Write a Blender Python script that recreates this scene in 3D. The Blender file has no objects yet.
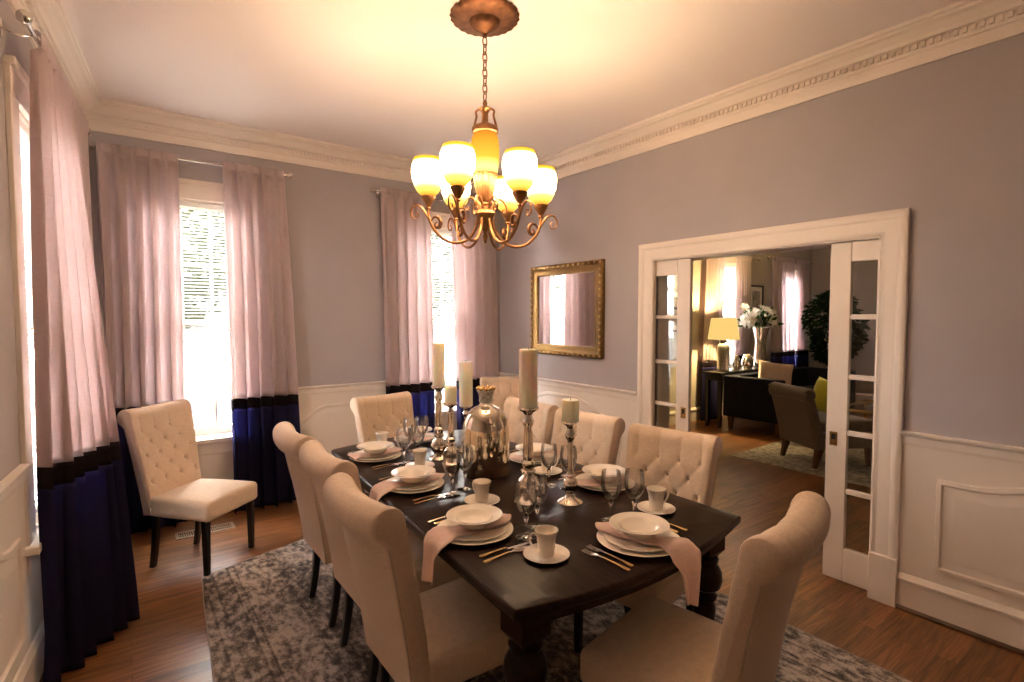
import bpy, bmesh, math, random
from mathutils import Vector, Matrix
PI = math.pi
sc = bpy.context.scene
col = sc.collection
# ------------------------------------------------------------------ room numbers (metres)
RX, BY, CZ = 3.377, 4.777, 3.08          # right wall, back wall, ceiling
FARX, NEARY = 10.75, -1.7
TT = 0.76                                # table top height

# ------------------------------------------------------------------ materials
def newmat(name):
    m = bpy.data.materials.new(name); m.use_nodes = True
    nt = m.node_tree; nt.nodes.clear()
    out = nt.nodes.new('ShaderNodeOutputMaterial')
    return m, nt, out
def N(nt, t, **kw):
    n = nt.nodes.new(t)
    for k, v in kw.items():
        if hasattr(n, k): setattr(n, k, v)
        else: n.inputs[k.replace('_', ' ')].default_value = v
    return n
def c4(c): return (c[0], c[1], c[2], 1)
def pbr(name, color, rough=.5, metal=0, noise=0, nscale=20, bump=0, bscale=60, spec=.5, stretch=(1,1,1), coat=0, sss=0, sheen=0):
    m, nt, out = newmat(name)
    b = N(nt, 'ShaderNodeBsdfPrincipled'); nt.links.new(b.outputs[0], out.inputs[0])
    b.inputs['Base Color'].default_value = c4(color); b.inputs['Roughness'].default_value = rough
    b.inputs['Metallic'].default_value = metal; b.inputs['Specular IOR Level'].default_value = spec
    b.inputs['Coat Weight'].default_value = coat; b.inputs['Sheen Weight'].default_value = sheen
    if sss:
        b.inputs['Subsurface Weight'].default_value = sss; b.inputs['Subsurface Radius'].default_value = (1, .7, .45); b.inputs['Subsurface Scale'].default_value = .05
    tc = N(nt, 'ShaderNodeTexCoord'); mp = N(nt, 'ShaderNodeMapping'); mp.inputs['Scale'].default_value = stretch
    nt.links.new(tc.outputs['Object'], mp.inputs[0])
    if noise:
        t = N(nt, 'ShaderNodeTexNoise'); t.inputs['Scale'].default_value = nscale; t.inputs['Detail'].default_value = 6
        nt.links.new(mp.outputs[0], t.inputs['Vector'])
        r = N(nt, 'ShaderNodeValToRGB')
        r.color_ramp.elements[0].position = .3; r.color_ramp.elements[1].position = .7
        r.color_ramp.elements[0].color = c4([x*(1-noise) for x in color]); r.color_ramp.elements[1].color = c4([min(1, x*(1+noise)) for x in color])
        nt.links.new(t.outputs[0], r.inputs[0]); nt.links.new(r.outputs[0], b.inputs['Base Color'])
    if bump:
        t = N(nt, 'ShaderNodeTexNoise'); t.inputs['Scale'].default_value = bscale; t.inputs['Detail'].default_value = 4
        nt.links.new(mp.outputs[0], t.inputs['Vector'])
        bp = N(nt, 'ShaderNodeBump'); bp.inputs['Strength'].default_value = bump; bp.inputs['Distance'].default_value = .01
        nt.links.new(t.outputs[0], bp.inputs['Height']); nt.links.new(bp.outputs[0], b.inputs['Normal'])
    return m
def linen(name, color, weave=900, bump=.25, sheen=.3):
    m, nt, out = newmat(name)
    b = N(nt, 'ShaderNodeBsdfPrincipled'); nt.links.new(b.outputs[0], out.inputs[0])
    b.inputs['Roughness'].default_value = .9; b.inputs['Sheen Weight'].default_value = sheen; b.inputs['Specular IOR Level'].default_value = .15
    tc = N(nt, 'ShaderNodeTexCoord')
    hs = []
    for s in ((1, 1, .12), (.12, .12, 1)):
        mp = N(nt, 'ShaderNodeMapping'); mp.inputs['Scale'].default_value = s
        nt.links.new(tc.outputs['Object'], mp.inputs[0])
        t = N(nt, 'ShaderNodeTexNoise'); t.inputs['Scale'].default_value = weave*.35; t.inputs['Detail'].default_value = 2
        nt.links.new(mp.outputs[0], t.inputs['Vector']); hs.append(t)
    a = N(nt, 'ShaderNodeMath', operation='ADD'); nt.links.new(hs[0].outputs[0], a.inputs[0]); nt.links.new(hs[1].outputs[0], a.inputs[1])
    r = N(nt, 'ShaderNodeMapRange'); r.inputs['From Min'].default_value = .7; r.inputs['From Max'].default_value = 1.3
    r.inputs['To Min'].default_value = .9; r.inputs['To Max'].default_value = 1.08
    nt.links.new(a.outputs[0], r.inputs[0])
    mx = N(nt, 'ShaderNodeVectorMath', operation='SCALE'); mx.inputs[0].default_value = color
    nt.links.new(r.outputs[0], mx.inputs['Scale']); nt.links.new(mx.outputs[0], b.inputs['Base Color'])
    bp = N(nt, 'ShaderNodeBump'); bp.inputs['Strength'].default_value = bump; bp.inputs['Distance'].default_value = .002
    nt.links.new(a.outputs[0], bp.inputs['Height']); nt.links.new(bp.outputs[0], b.inputs['Normal'])
    return m
def cloth(name, color, trans=.4, tcol=None):
    m, nt, out = newmat(name)
    d = N(nt, 'ShaderNodeBsdfDiffuse'); t = N(nt, 'ShaderNodeBsdfTranslucent'); mx = N(nt, 'ShaderNodeMixShader'); mx.inputs[0].default_value = trans
    tc = N(nt, 'ShaderNodeTexCoord'); mp = N(nt, 'ShaderNodeMapping'); mp.inputs['Scale'].default_value = (6, 6, 90)
    nt.links.new(tc.outputs['Object'], mp.inputs[0])
    n = N(nt, 'ShaderNodeTexNoise'); n.inputs['Scale'].default_value = 6; n.inputs['Detail'].default_value = 5; nt.links.new(mp.outputs[0], n.inputs['Vector'])
    r = N(nt, 'ShaderNodeMapRange'); r.inputs['From Min'].default_value = .3; r.inputs['From Max'].default_value = .7
    r.inputs['To Min'].default_value = .92; r.inputs['To Max'].default_value = 1.06; nt.links.new(n.outputs[0], r.inputs[0])
    for sh, cc in ((d, color), (t, tcol or color)):
        v = N(nt, 'ShaderNodeVectorMath', operation='SCALE'); v.inputs[0].default_value = cc
        nt.links.new(r.outputs[0], v.inputs['Scale']); nt.links.new(v.outputs[0], sh.inputs['Color'])
    nt.links.new(d.outputs[0], mx.inputs[1]); nt.links.new(t.outputs[0], mx.inputs[2]); nt.links.new(mx.outputs[0], out.inputs[0])
    return m
def thin_glass(name, tint=(1, 1, 1), refl=.08):
    m, nt, out = newmat(name)
    t = N(nt, 'ShaderNodeBsdfTransparent'); t.inputs[0].default_value = c4(tint)
    g = N(nt, 'ShaderNodeBsdfGlossy'); g.inputs['Roughness'].default_value = .01
    lw = N(nt, 'ShaderNodeLayerWeight'); lw.inputs[0].default_value = .35
    mr = N(nt, 'ShaderNodeMapRange'); mr.inputs['To Min'].default_value = refl*.4; mr.inputs['To Max'].default_value = refl*6
    nt.links.new(lw.outputs['Fresnel'], mr.inputs[0])
    mx = N(nt, 'ShaderNodeMixShader'); nt.links.new(mr.outputs[0], mx.inputs[0])
    nt.links.new(t.outputs[0], mx.inputs[1]); nt.links.new(g.outputs[0], mx.inputs[2]); nt.links.new(mx.outputs[0], out.inputs[0])
    return m
def emis(name, color, s, body=None, zr=None):
    """glowing lamp glass; zr = list of (position 0..1 of the generated height, colour, strength)"""
    m, nt, out = newmat(name)
    e = N(nt, 'ShaderNodeEmission'); e.inputs[0].default_value = c4(color); e.inputs[1].default_value = s
    nt.links.new(e.outputs[0], out.inputs[0])
    if zr:
        tc = N(nt, 'ShaderNodeTexCoord'); sp = N(nt, 'ShaderNodeSeparateXYZ'); nt.links.new(tc.outputs['Generated'], sp.inputs[0])
        r = N(nt, 'ShaderNodeValToRGB'); r.color_ramp.elements.remove(r.color_ramp.elements[0])
        mxs = max(z[2] for z in zr)
        for i, (p, c, st) in enumerate(zr):
            el = r.color_ramp.elements[0] if i == 0 else r.color_ramp.elements.new(p)
            el.position = p; el.color = c4([x*st/mxs for x in c])
        nt.links.new(sp.outputs[2], r.inputs[0]); nt.links.new(r.outputs[0], e.inputs[0]); e.inputs[1].default_value = mxs
    return m
def wood_floor():
    m, nt, out = newmat('oak_floor')
    b = N(nt, 'ShaderNodeBsdfPrincipled'); nt.links.new(b.outputs[0], out.inputs[0])
    tc = N(nt, 'ShaderNodeTexCoord')
    br = N(nt, 'ShaderNodeTexBrick'); br.offset = .37; br.squash = 1
    br.inputs['Scale'].default_value = 1; br.inputs['Brick Width'].default_value = 1.15; br.inputs['Row Height'].default_value = .083
    br.inputs['Mortar Size'].default_value = .0012; br.inputs['Bias'].default_value = 0
    br.inputs['Color1'].default_value = (0, 0, 0, 1); br.inputs['Color2'].default_value = (1, 1, 1, 1); br.inputs['Mortar'].default_value = (.5, .5, .5, 1)
    nt.links.new(tc.outputs['Object'], br.inputs['Vector'])
    mp = N(nt, 'ShaderNodeMapping'); mp.inputs['Scale'].default_value = (1.6, 22, 1); nt.links.new(tc.outputs['Object'], mp.inputs[0])
    ad = N(nt, 'ShaderNodeVectorMath', operation='ADD'); nt.links.new(mp.outputs[0], ad.inputs[0])
    sc_ = N(nt, 'ShaderNodeVectorMath', operation='SCALE'); sc_.inputs['Scale'].default_value = 17; nt.links.new(br.outputs['Color'], sc_.inputs[0]); nt.links.new(sc_.outputs[0], ad.inputs[1])
    n = N(nt, 'ShaderNodeTexNoise'); n.inputs['Scale'].default_value = 2.2; n.inputs['Detail'].default_value = 8; n.inputs['Distortion'].default_value = 1.2
    nt.links.new(ad.outputs[0], n.inputs['Vector'])
    r = N(nt, 'ShaderNodeValToRGB'); e = r.color_ramp.elements
    e[0].position = .3; e[0].color = (.10, .04, .014, 1); e[1].position = .72; e[1].color = (.30, .13, .047, 1)
    k = e.new(.5); k.color = (.195, .08, .028, 1)
    nt.links.new(n.outputs[0], r.inputs[0])
    mr = N(nt, 'ShaderNodeMapRange'); mr.inputs['To Min'].default_value = .72; mr.inputs['To Max'].default_value = 1.25; nt.links.new(br.outputs['Color'], mr.inputs[0])
    gap = N(nt, 'ShaderNodeMapRange'); gap.inputs['To Min'].default_value = 1; gap.inputs['To Max'].default_value = .35; nt.links.new(br.outputs['Fac'], gap.inputs[0])
    mu = N(nt, 'ShaderNodeMath', operation='MULTIPLY'); nt.links.new(mr.outputs[0], mu.inputs[0]); nt.links.new(gap.outputs[0], mu.inputs[1])
    v = N(nt, 'ShaderNodeVectorMath', operation='SCALE'); nt.links.new(r.outputs[0], v.inputs[0]); nt.links.new(mu.outputs[0], v.inputs['Scale'])
    nt.links.new(v.outputs[0], b.inputs['Base Color'])
    b.inputs['Roughness'].default_value = .3; b.inputs['Specular IOR Level'].default_value = .45
    bp = N(nt, 'ShaderNodeBump'); bp.inputs['Strength'].default_value = .12; bp.inputs['Distance'].default_value = .003
    nt.links.new(n.outputs[0], bp.inputs['Height']); nt.links.new(bp.outputs[0], b.inputs['Normal'])
    return m
def rug_mat(name, x0, x1, y0, y1, lo, mid, hi, scale=1):
    m, nt, out = newmat(name)
    b = N(nt, 'ShaderNodeBsdfPrincipled'); nt.links.new(b.outputs[0], out.inputs[0])
    b.inputs['Roughness'].default_value = .95; b.inputs['Specular IOR Level'].default_value = .1; b.inputs['Sheen Weight'].default_value = .2
    tc = N(nt, 'ShaderNodeTexCoord'); sp = N(nt, 'ShaderNodeSeparateXYZ'); nt.links.new(tc.outputs['Object'], sp.inputs[0])
    def M(op, a, bb=None):
        n = N(nt, 'ShaderNodeMath', operation=op)
        for i, q in enumerate((a, bb)):
            if q is None: continue
            if isinstance(q, (int, float)): n.inputs[i].default_value = q
            else: nt.links.new(q, n.inputs[i])
        return n.outputs[0]
    X, Y = sp.outputs[0], sp.outputs[1]
    d = M('MINIMUM', M('MINIMUM', M('SUBTRACT', X, x0), M('SUBTRACT', x1, X)), M('MINIMUM', M('SUBTRACT', Y, y0), M('SUBTRACT', y1, Y)))
    r = N(nt, 'ShaderNodeValToRGB'); r.color_ramp.interpolation = 'CONSTANT'
    els = [(0, .52), (.10, .36), (.112, .54), (.15, .34), (.165, .48), (.235, .32), (.25, .56), (.275, .36), (.287, .60), (.46, .52), (.50, .32), (.52, .46), (.56, .32), (.60, .38)]
    r.color_ramp.elements.remove(r.color_ramp.elements[0])
    for i, (p, g) in enumerate(els):
        e = r.color_ramp.elements[0] if i == 0 else r.color_ramp.elements.new(p)
        e.position = p; e.color = (g, g, g, 1)
    nt.links.new(d, r.inputs[0])
    def noise(s, det=6, st=(1, 1, 1), dist=0):
        mp = N(nt, 'ShaderNodeMapping'); mp.inputs['Scale'].default_value = st; nt.links.new(tc.outputs['Object'], mp.inputs[0])
        n = N(nt, 'ShaderNodeTexNoise'); n.inputs['Scale'].default_value = s*scale; n.inputs['Detail'].default_value = det; n.inputs['Roughness'].default_value = .65; n.inputs['Distortion'].default_value = dist
        nt.links.new(mp.outputs[0], n.inputs['Vector']); return n.outputs[0]
    big = noise(4.5, 5, dist=.8); fine = noise(34, 8, (1, .55, 1)); grain = noise(130, 3, (.4, 1, 1))
    vr = N(nt, 'ShaderNodeTexVoronoi'); vr.inputs['Scale'].default_value = 13*scale; nt.links.new(tc.outputs['Object'], vr.inputs['Vector'])
    s = M('ADD', M('MULTIPLY', r.outputs[0], .95), M('MULTIPLY', M('SUBTRACT', big, .5), .9))
    s = M('ADD', s, M('MULTIPLY', M('SUBTRACT', fine, .5), 2.3))
    s = M('ADD', s, M('MULTIPLY', M('SUBTRACT', grain, .5), .7))
    s = M('ADD', s, M('MULTIPLY', vr.outputs['Distance'], .35))
    s = M('ADD', s, -.17)
    r2 = N(nt, 'ShaderNodeValToRGB'); e = r2.color_ramp.elements
    e[0].position = .12; e[0].color = c4(lo); e[1].position = .78; e[1].color = c4(hi); k = e.new(.4); k.color = c4(mid)
    nt.links.new(s, r2.inputs[0]); nt.links.new(r2.outputs[0], b.inputs['Base Color'])
    bp = N(nt, 'ShaderNodeBump'); bp.inputs['Strength'].default_value = .5; bp.inputs['Distance'].default_value = .004
    nt.links.new(grain, bp.inputs['Height']); nt.links.new(bp.outputs[0], b.inputs['Normal'])
    return m
def siding():
    m, nt, out = newmat('white_siding')
    b = N(nt, 'ShaderNodeBsdfPrincipled'); nt.links.new(b.outputs[0], out.inputs[0])
    tc = N(nt, 'ShaderNodeTexCoord'); w = N(nt, 'ShaderNodeTexWave'); w.bands_direction = 'Z'; w.inputs['Scale'].default_value = 2.2
    nt.links.new(tc.outputs['Object'], w.inputs[0])
    r = N(nt, 'ShaderNodeMapRange'); r.inputs['To Min'].default_value = .0095; r.inputs['To Max'].default_value = .0125; nt.links.new(w.outputs[1], r.inputs[0])
    nt.links.new(r.outputs[0], b.inputs['Base Color']); return m

M = {}
M['wall'] = pbr('mauve_wall_paint', (.435, .402, .418), .75, noise=.03, nscale=3, bump=.06, bscale=220)
M['wall2'] = pbr('beige_wall_paint', (.47, .42, .36), .8, bump=.05, bscale=220)
M['ceil'] = pbr('ceiling_paint', (.92, .86, .84), .9, bump=.25, bscale=170)
M['trim'] = pbr('cream_trim_paint', (.83, .755, .68), .38, noise=.02, nscale=2)
M['floor'] = wood_floor()
M['rug'] = rug_mat('distressed_rug', .25, 2.72, .2, 3.95, (.042, .034, .033), (.17, .135, .115), (.50, .41, .34))
M['rug2'] = rug_mat('living_rug_pile', 5.5, 8.6, .4, 3.3, (.10, .10, .11), (.26, .24, .23), (.5, .46, .42))
M['rugedge'] = pbr('rug_binding', (.35, .31, .28), .9)
M['linen'] = linen('cream_linen', (.70, .545, .405))
M['piping'] = linen('linen_piping', (.55, .44, .34))
M['button'] = linen('shaded_linen_button', (.42, .32, .24))  # darker than the chair linen: dimple shade put into the button colour
M['blackwood'] = pbr('black_stained_wood', (.012, .010, .010), .32, noise=.3, nscale=30, stretch=(1, 1, .1))
M['table'] = pbr('espresso_table_wood', (.022, .011, .008), .3, noise=.45, nscale=9, stretch=(6, .6, 6), spec=.14)
M['porcelain'] = pbr('porcelain', (.92, .86, .77), .16, coat=.4)
M['napkin'] = cloth('pink_napkin_cloth', (.80, .62, .57), .12)
M['steel'] = pbr('polished_steel', (.78, .74, .68), .15, 1)
M['goldcut'] = pbr('gold_plate', (.86, .62, .32), .2, 1)
M['mercury'] = pbr('mercury_silver', (.80, .72, .62), .09, 1, noise=.22, nscale=28)
M['jar'] = pbr('mercury_jar_glass', (.84, .74, .59), .06, 1, noise=.25, nscale=16)
M['chrome'] = pbr('nickel', (.72, .69, .64), .18, 1)
M['glass'] = thin_glass('goblet_glass', (.995, .995, .995), .11)
M['pane'] = thin_glass('window_glass', (.97, .985, .98), .03)
M['doorpane'] = thin_glass('door_glass', (.93, .94, .92), .05)
M['wax'] = pbr('ivory_wax', (.95, .86, .72), .5, sss=.8)
M['wick'] = pbr('wick', (.05, .04, .03), .9)
M['pink'] = cloth('blush_curtain_cloth', (.66, .56, .555), .45, (.84, .74, .755))
M['band'] = cloth('black_satin_band', (.022, .016, .018), .06)
M['navy'] = cloth('navy_satin', (.030, .027, .072), .3, (.10, .105, .28))
M['bronze'] = pbr('antique_bronze', (.31, .155, .065), .42, 1, noise=.35, nscale=25, bump=.15, bscale=90)
M['canopy'] = pbr('dark_bronze', (.19, .09, .045), .5, 1, noise=.35, nscale=25)
M['shade'] = emis('amber_shade_glass', (1, .8, .4), 4, zr=[(0, (1, .34, .02), .3), (.2, (1, .52, .10), .6), (.36, (1, .66, .25), 1.6), (.47, (1, .67, .40), 19), (.70, (1, .67, .40), 19), (.84, (1, .62, .28), 2.2), (.93, (1, .50, .03), .34), (1, (1, .48, .03), .3)])
M['bulb'] = emis('bulb_glow', (1, .72, .38), 10)
M['urn'] = emis('amber_urn_glass', (1, .5, .05), 1, zr=[(0, (1, .30, .02), .12), (.27, (1, .36, .025), .18), (.30, (1, .42, .03), .28), (.48, (1, .68, .16), .6), (.62, (1, .45, .04), .34), (.9, (1, .38, .03), .25), (1, (1, .34, .03), .18)])
M['goldframe'] = pbr('gilt_frame', (.20, .115, .042), .35, 1, noise=.2, nscale=40, bump=.2, bscale=80)
M['gilthi'] = pbr('gilt_bead', (.55, .35, .13), .28, 1)
M['mirror'] = pbr('mirror_silver', (.93, .93, .92), .015, 1)
M['blind'] = cloth('blind_slat', (.86, .85, .82), .35)
M['brass'] = pbr('brass', (.78, .52, .2), .25, 1)
M['hole'] = pbr('painted_recess_shade', (.03, .02, .015), .8)  # near-black colour standing in for the shade inside openings
M['navyvelvet'] = pbr('navy_velvet', (.008, .009, .022), .85, noise=.2, nscale=12, spec=.2)
M['gray'] = linen('grey_linen', (.19, .16, .135), 600)
M['brownwood'] = pbr('walnut', (.085, .038, .018), .4, noise=.3, nscale=14, stretch=(1, 1, .15))
M['chartreuse'] = linen('chartreuse_cloth', (.50, .47, .035), 500)
M['blush'] = linen('blush_cloth', (.62, .47, .44), 400)
M['lampshade'] = emis('lamp_shade_cloth', (1, .66, .20), .2)
M['silverlamp'] = pbr('silver_mosaic', (.66, .64, .60), .3, .7, noise=.4, nscale=60)
M['petal'] = cloth('white_petal', (.88, .85, .80), .3)
M['leaf'] = cloth('green_leaf', (.055, .11, .035), .25)
M['leafdark'] = cloth('ficus_leaf', (.022, .045, .018), .2)
M['bark'] = pbr('bark', (.10, .065, .045), .9, noise=.3, nscale=20)
M['photo'] = pbr('print_dark', (.33, .31, .29), .4, noise=.7, nscale=9)
M['mat'] = pbr('picture_mat', (.78, .76, .70), .7)
M['frame'] = pbr('black_frame', (.015, .013, .012), .35)
M['vent'] = pbr('vent_metal', (.42, .33, .24), .45, .4)
M['siding'] = siding()
M['shutter'] = pbr('house_window_glass', (.005, .005, .006), .3)
M['roof'] = pbr('roof_shingle', (.008, .008, .0085), .9, noise=.2, nscale=8)
M['lawn'] = pbr('lawn', (.010, .011, .008), .95, noise=.4, nscale=6)
M['treeleaf'] = cloth('tree_leaf', (.014, .016, .010), .4)
M['bluebook'] = pbr('grey_paper', (.42, .45, .50), .6)
M['terracotta'] = pbr('basket', (.16, .10, .06), .8, bump=.5, bscale=60)

# ------------------------------------------------------------------ object helpers
def obj(name, bm, mat, parent=None, smooth=True):
    bmesh.ops.recalc_face_normals(bm, faces=bm.faces)
    me = bpy.data.meshes.new(name); bm.to_mesh(me); bm.free()
    o = bpy.data.objects.new(name, me); col.objects.link(o)
    for m in (mat if isinstance(mat, (list, tuple)) else [mat]): me.materials.append(m)
    if smooth:
        for p in me.polygons: p.use_smooth = True
        me.set_sharp_from_angle(angle=math.radians(38))
    if parent: o.parent = parent
    return o
def thing(name, label, cat, loc=(0, 0, 0), rz=0, group=None):
    o = bpy.data.objects.new(name, None); col.objects.link(o); o.empty_display_size = .1
    o.location = loc; o.rotation_euler = (0, 0, rz); o['label'] = label; o['category'] = cat
    if group: o['group'] = group
    return o
def tag(o, label, cat, group=None):
    o['label'] = label; o['category'] = cat
    if group: o['group'] = group
    return o
def struct(name, bm, mat, parent=None, smooth=True):
    o = obj(name, bm, mat, parent, smooth)
    if not parent: o['kind'] = 'structure'
    return o
def sroot(name):
    o = bpy.data.objects.new(name, None); col.objects.link(o); o['kind'] = 'structure'; o.empty_display_size = .1; return o
def kids(o): return [c for c in bpy.data.objects if c.parent == o]
def dup(root, loc, rz, label, group=None, rx=0):
    r = root.copy(); col.objects.link(r); r.location = loc; r.rotation_euler = (rx, 0, rz); r['label'] = label
    if group: r['group'] = group
    for ch in kids(root):
        c = ch.copy(); col.objects.link(c); c.parent = r
        for g in kids(ch):
            d = g.copy(); col.objects.link(d); d.parent = c
    return r
def box(bm, x0, x1, y0, y1, z0, z1, bev=0, seg=2, mp=None):
    v = [bm.verts.new((x, y, z)) for x in (x0, x1) for y in (y0, y1) for z in (z0, z1)]
    fs = [bm.faces.new([v[i] for i in q]) for q in ((0, 1, 3, 2), (4, 6, 7, 5), (0, 4, 5, 1), (2, 3, 7, 6), (0, 2, 6, 4), (1, 5, 7, 3))]
    vs = v
    if bev:
        es = list({e for f in fs for e in f.edges})
        r = bmesh.ops.bevel(bm, geom=es, offset=bev, segments=seg, affect='EDGES', profile=.5)
        vs = list({w for f in r['faces'] for w in f.verts} | {w for w in v if w.is_valid})
    if mp:
        for w in vs: w.co = mp(*w.co)
    return vs
def rbox(bm, c, h, r, crown=0, n=6, shape=None):
    """rounded box with a puffed top; shape(p) may bend every point"""
    def axis(hh):
        rr = min(r, hh*.99)
        a = [-hh, -hh+rr*.25, -hh+rr*.55, -hh+rr]
        a += [(-hh+rr)+(2*(hh-rr))*i/n for i in range(1, n)] + [hh-rr, hh-rr*.55, hh-rr*.25, hh]
        return a
    A = [axis(x) for x in h]
    for ax in range(3):
        i, j = (ax+1) % 3, (ax+2) % 3
        for sg in (-1, 1):
            g = []
            for a in A[i]:
                row = []
                for b in A[j]:
                    p = [0, 0, 0]; p[ax] = sg*h[ax]; p[i] = a; p[j] = b
                    q = [max(-(h[k]-min(r, h[k]*.99)), min(h[k]-min(r, h[k]*.99), p[k])) for k in range(3)]
                    d = Vector(p)-Vector(q)
                    if d.length > 1e-9: d = d.normalized()*min(r, min(h)*.99)
                    w = Vector(q)+d
                    if crown and w.z > 0:
                        w.z += crown*max(0, 1-(w.x/h[0])**2)**.6*max(0, 1-(w.y/h[1])**2)**.6
                    w = Vector(c)+w
                    if shape: w = Vector(shape(w))
                    row.append(bm.verts.new(w))
                g.append(row)
            for a in range(len(g)-1):
                for b in range(len(g[0])-1):
                    bm.faces.new((g[a][b], g[a+1][b], g[a+1][b+1], g[a][b+1]))
    bmesh.ops.remove_doubles(bm, verts=bm.verts, dist=1e-5)
def lathe(bm, prof, seg=32, c=(0, 0, 0), flute=0, nfl=0, ax=None):
    rows = []
    for r, z in prof:
        if r < 1e-6: rows.append([bm.verts.new((c[0], c[1], c[2]+z))])
        else:
            rows.append([bm.verts.new((c[0]+r*(1+flute*math.cos(nfl*2*PI*i/seg))*math.cos(2*PI*i/seg), c[1]+r*(1+flute*math.cos(nfl*2*PI*i/seg))*math.sin(2*PI*i/seg), c[2]+z)) for i in range(seg)])
    for a, b in zip(rows, rows[1:]):
        for i in range(seg):
            j = (i+1) % seg
            if len(a) == 1 and len(b) == 1: continue
            if len(a) == 1: bm.faces.new((a[0], b[j], b[i]))
            elif len(b) == 1: bm.faces.new((a[i], a[j], b[0]))
            else: bm.faces.new((a[i], a[j], b[j], b[i]))
    return rows
def tube(bm, pts, rad, seg=10, caps=True, closed=False):
    pts = [Vector(p) for p in pts]; n = len(pts)
    rs = rad if isinstance(rad, (list, tuple)) else [rad]*n
    rings = []; up = None
    for i, p in enumerate(pts):
        if closed: t = pts[(i+1) % n]-pts[i-1]
        else: t = pts[min(i+1, n-1)]-pts[max(i-1, 0)]
        t.normalize()
        if up is None:
            up = Vector((0, 0, 1)) if abs(t.z) < .9 else Vector((1, 0, 0))
        s = t.cross(up); s.normalize(); up = s.cross(t)
        rings.append([bm.verts.new(p+(s*math.cos(2*PI*k/seg)+up*math.sin(2*PI*k/seg))*rs[i]) for k in range(seg)])
    for i in range(n if closed else n-1):
        a, b = rings[i], rings[(i+1) % n]
        for k in range(seg): bm.faces.new((a[k], a[(k+1) % seg], b[(k+1) % seg], b[k]))
    if caps and not closed:
        bm.faces.new(rings[0][::-1]); bm.faces.new(rings[-1])
def spline(P, n=8):
    P = [Vector(p) for p in P]; out = []
    for i in range(len(P)-1):
        p0, p1, p2, p3 = P[max(i-1, 0)], P[i], P[i+1], P[min(i+2, len(P)-1)]
        for k in range(n):
            t = k/n
            out.append(.5*((2*p1)+(p2-p0)*t+(2*p0-5*p1+4*p2-p3)*t*t+(3*p1-p0-3*p2+p3)*t**3))
    out.append(P[-1]); return out
def prism(bm, poly, z0, z1):
    a = [bm.verts.new((x, y, z0)) for x, y in poly]; b = [bm.verts.new((x, y, z1)) for x, y in poly]
    bm.faces.new(a[::-1]); bm.faces.new(b)
    for i in range(len(poly)):
        j = (i+1) % len(poly); bm.faces.new((a[i], a[j], b[j], b[i]))
def loft(bm, loops, cap=True):
    rows = [[bm.verts.new(p) for p in L] for L in loops]; n = len(rows[0])
    for a, b in zip(rows, rows[1:]):
        for i in range(n):
            j = (i+1) % n; bm.faces.new((a[i], a[j], b[j], b[i]))
    if cap: bm.faces.new(rows[0][::-1]); bm.faces.new(rows[-1])
def grid(bm, P):
    V = [[bm.verts.new(p) for p in r] for r in P]
    for a in range(len(V)-1):
        for b in range(len(V[0])-1): bm.faces.new((V[a][b], V[a+1][b], V[a+1][b+1], V[a][b+1]))
class Frame:                                    # a wall: s runs along it, z up, n out into the room
    def __init__(f, o, s, n): f.o, f.s, f.n = Vector(o), Vector(s).normalized(), Vector(n).normalized()
    def p(f, s, z, n=0): return f.o+f.s*s+f.n*n+Vector((0, 0, z))
    def box(f, bm, s0, s1, z0, z1, n0, n1, bev=0, seg=2): return box(bm, s0, s1, n0, n1, z0, z1, bev, seg, mp=lambda s, n, z: f.p(s, z, n))
    def sweep(f, bm, prof, s0, s1):             # prof = [(n, z)]
        a = [bm.verts.new(f.p(s0, z, n)) for n, z in prof]; b = [bm.verts.new(f.p(s1, z, n)) for n, z in prof]
        bm.faces.new(a[::-1]); bm.faces.new(b)
        for i in range(len(prof)):
            j = (i+1) % len(prof); bm.faces.new((a[i], a[j], b[j], b[i]))
FB = Frame((0, BY, 0), (1, 0, 0), (0, -1, 0))
FR = Frame((RX, 0, 0), (0, 1, 0), (-1, 0, 0))
FL = Frame((-.185, BY, 0), (-.09, -1, 0), (1, -.09, 0))
FR2 = Frame((RX+.2, 0, 0), (0, 1, 0), (1, 0, 0))        # living room side of the doorway wall
FX = Frame((FARX, 0, 0), (0, 1, 0), (-1, 0, 0))

# ------------------------------------------------------------------ shell
bm = bmesh.new(); box(bm, -1.4, FARX+.2, NEARY-.2, BY+.2, -.1, 0); struct('floor', bm, M['floor'], smooth=False)
bm = bmesh.new(); box(bm, -1.4, FARX+.2, NEARY-.2, BY+.2, CZ, CZ+.1); struct('ceiling', bm, M['ceil'], smooth=False)
WT = .18
def wall_holes(name, F, s0, s1, holes, mat, t=WT):
    bm = bmesh.new(); cur = s0
    for a, b, z0, z1 in sorted(holes):
        F.box(bm, cur, a, 0, CZ, -t, 0)
        if z0 > 0: F.box(bm, a, b, 0, z0, -t, 0)
        F.box(bm, a, b, z1, CZ, -t, 0); cur = b
    F.box(bm, cur, s1, 0, CZ, -t, 0)
    return struct(name, bm, mat, smooth=False)
W1, W2 = (.13, .87), (2.24, 2.98)
WZ0, WZ1 = .62, 2.49
LW = (.98, 1.72)
wall_holes('wall_back', FB, -.5, RX+.1, [(W1[0], W1[1], WZ0, WZ1), (W2[0], W2[1], WZ0, WZ1)], M['wall'])
wall_holes('wall_left', FL, -.2, 6.7, [(LW[0], LW[1], WZ0, WZ1)], M['wall'])
W3, W4, W5 = (7.5, 8.1), (9.55, 10.1), (5.98, 6.32)
wall_holes('wall_living_back', FB, RX+.1, FARX, [(w[0], w[1], .75, 2.45) for w in (W3, W4)], M['wall2'])
OY0, OY1, OZ = 1.145, 2.68, 2.02
bm = bmesh.new()                                           # doorway wall, hollow for the pocket doors
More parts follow.
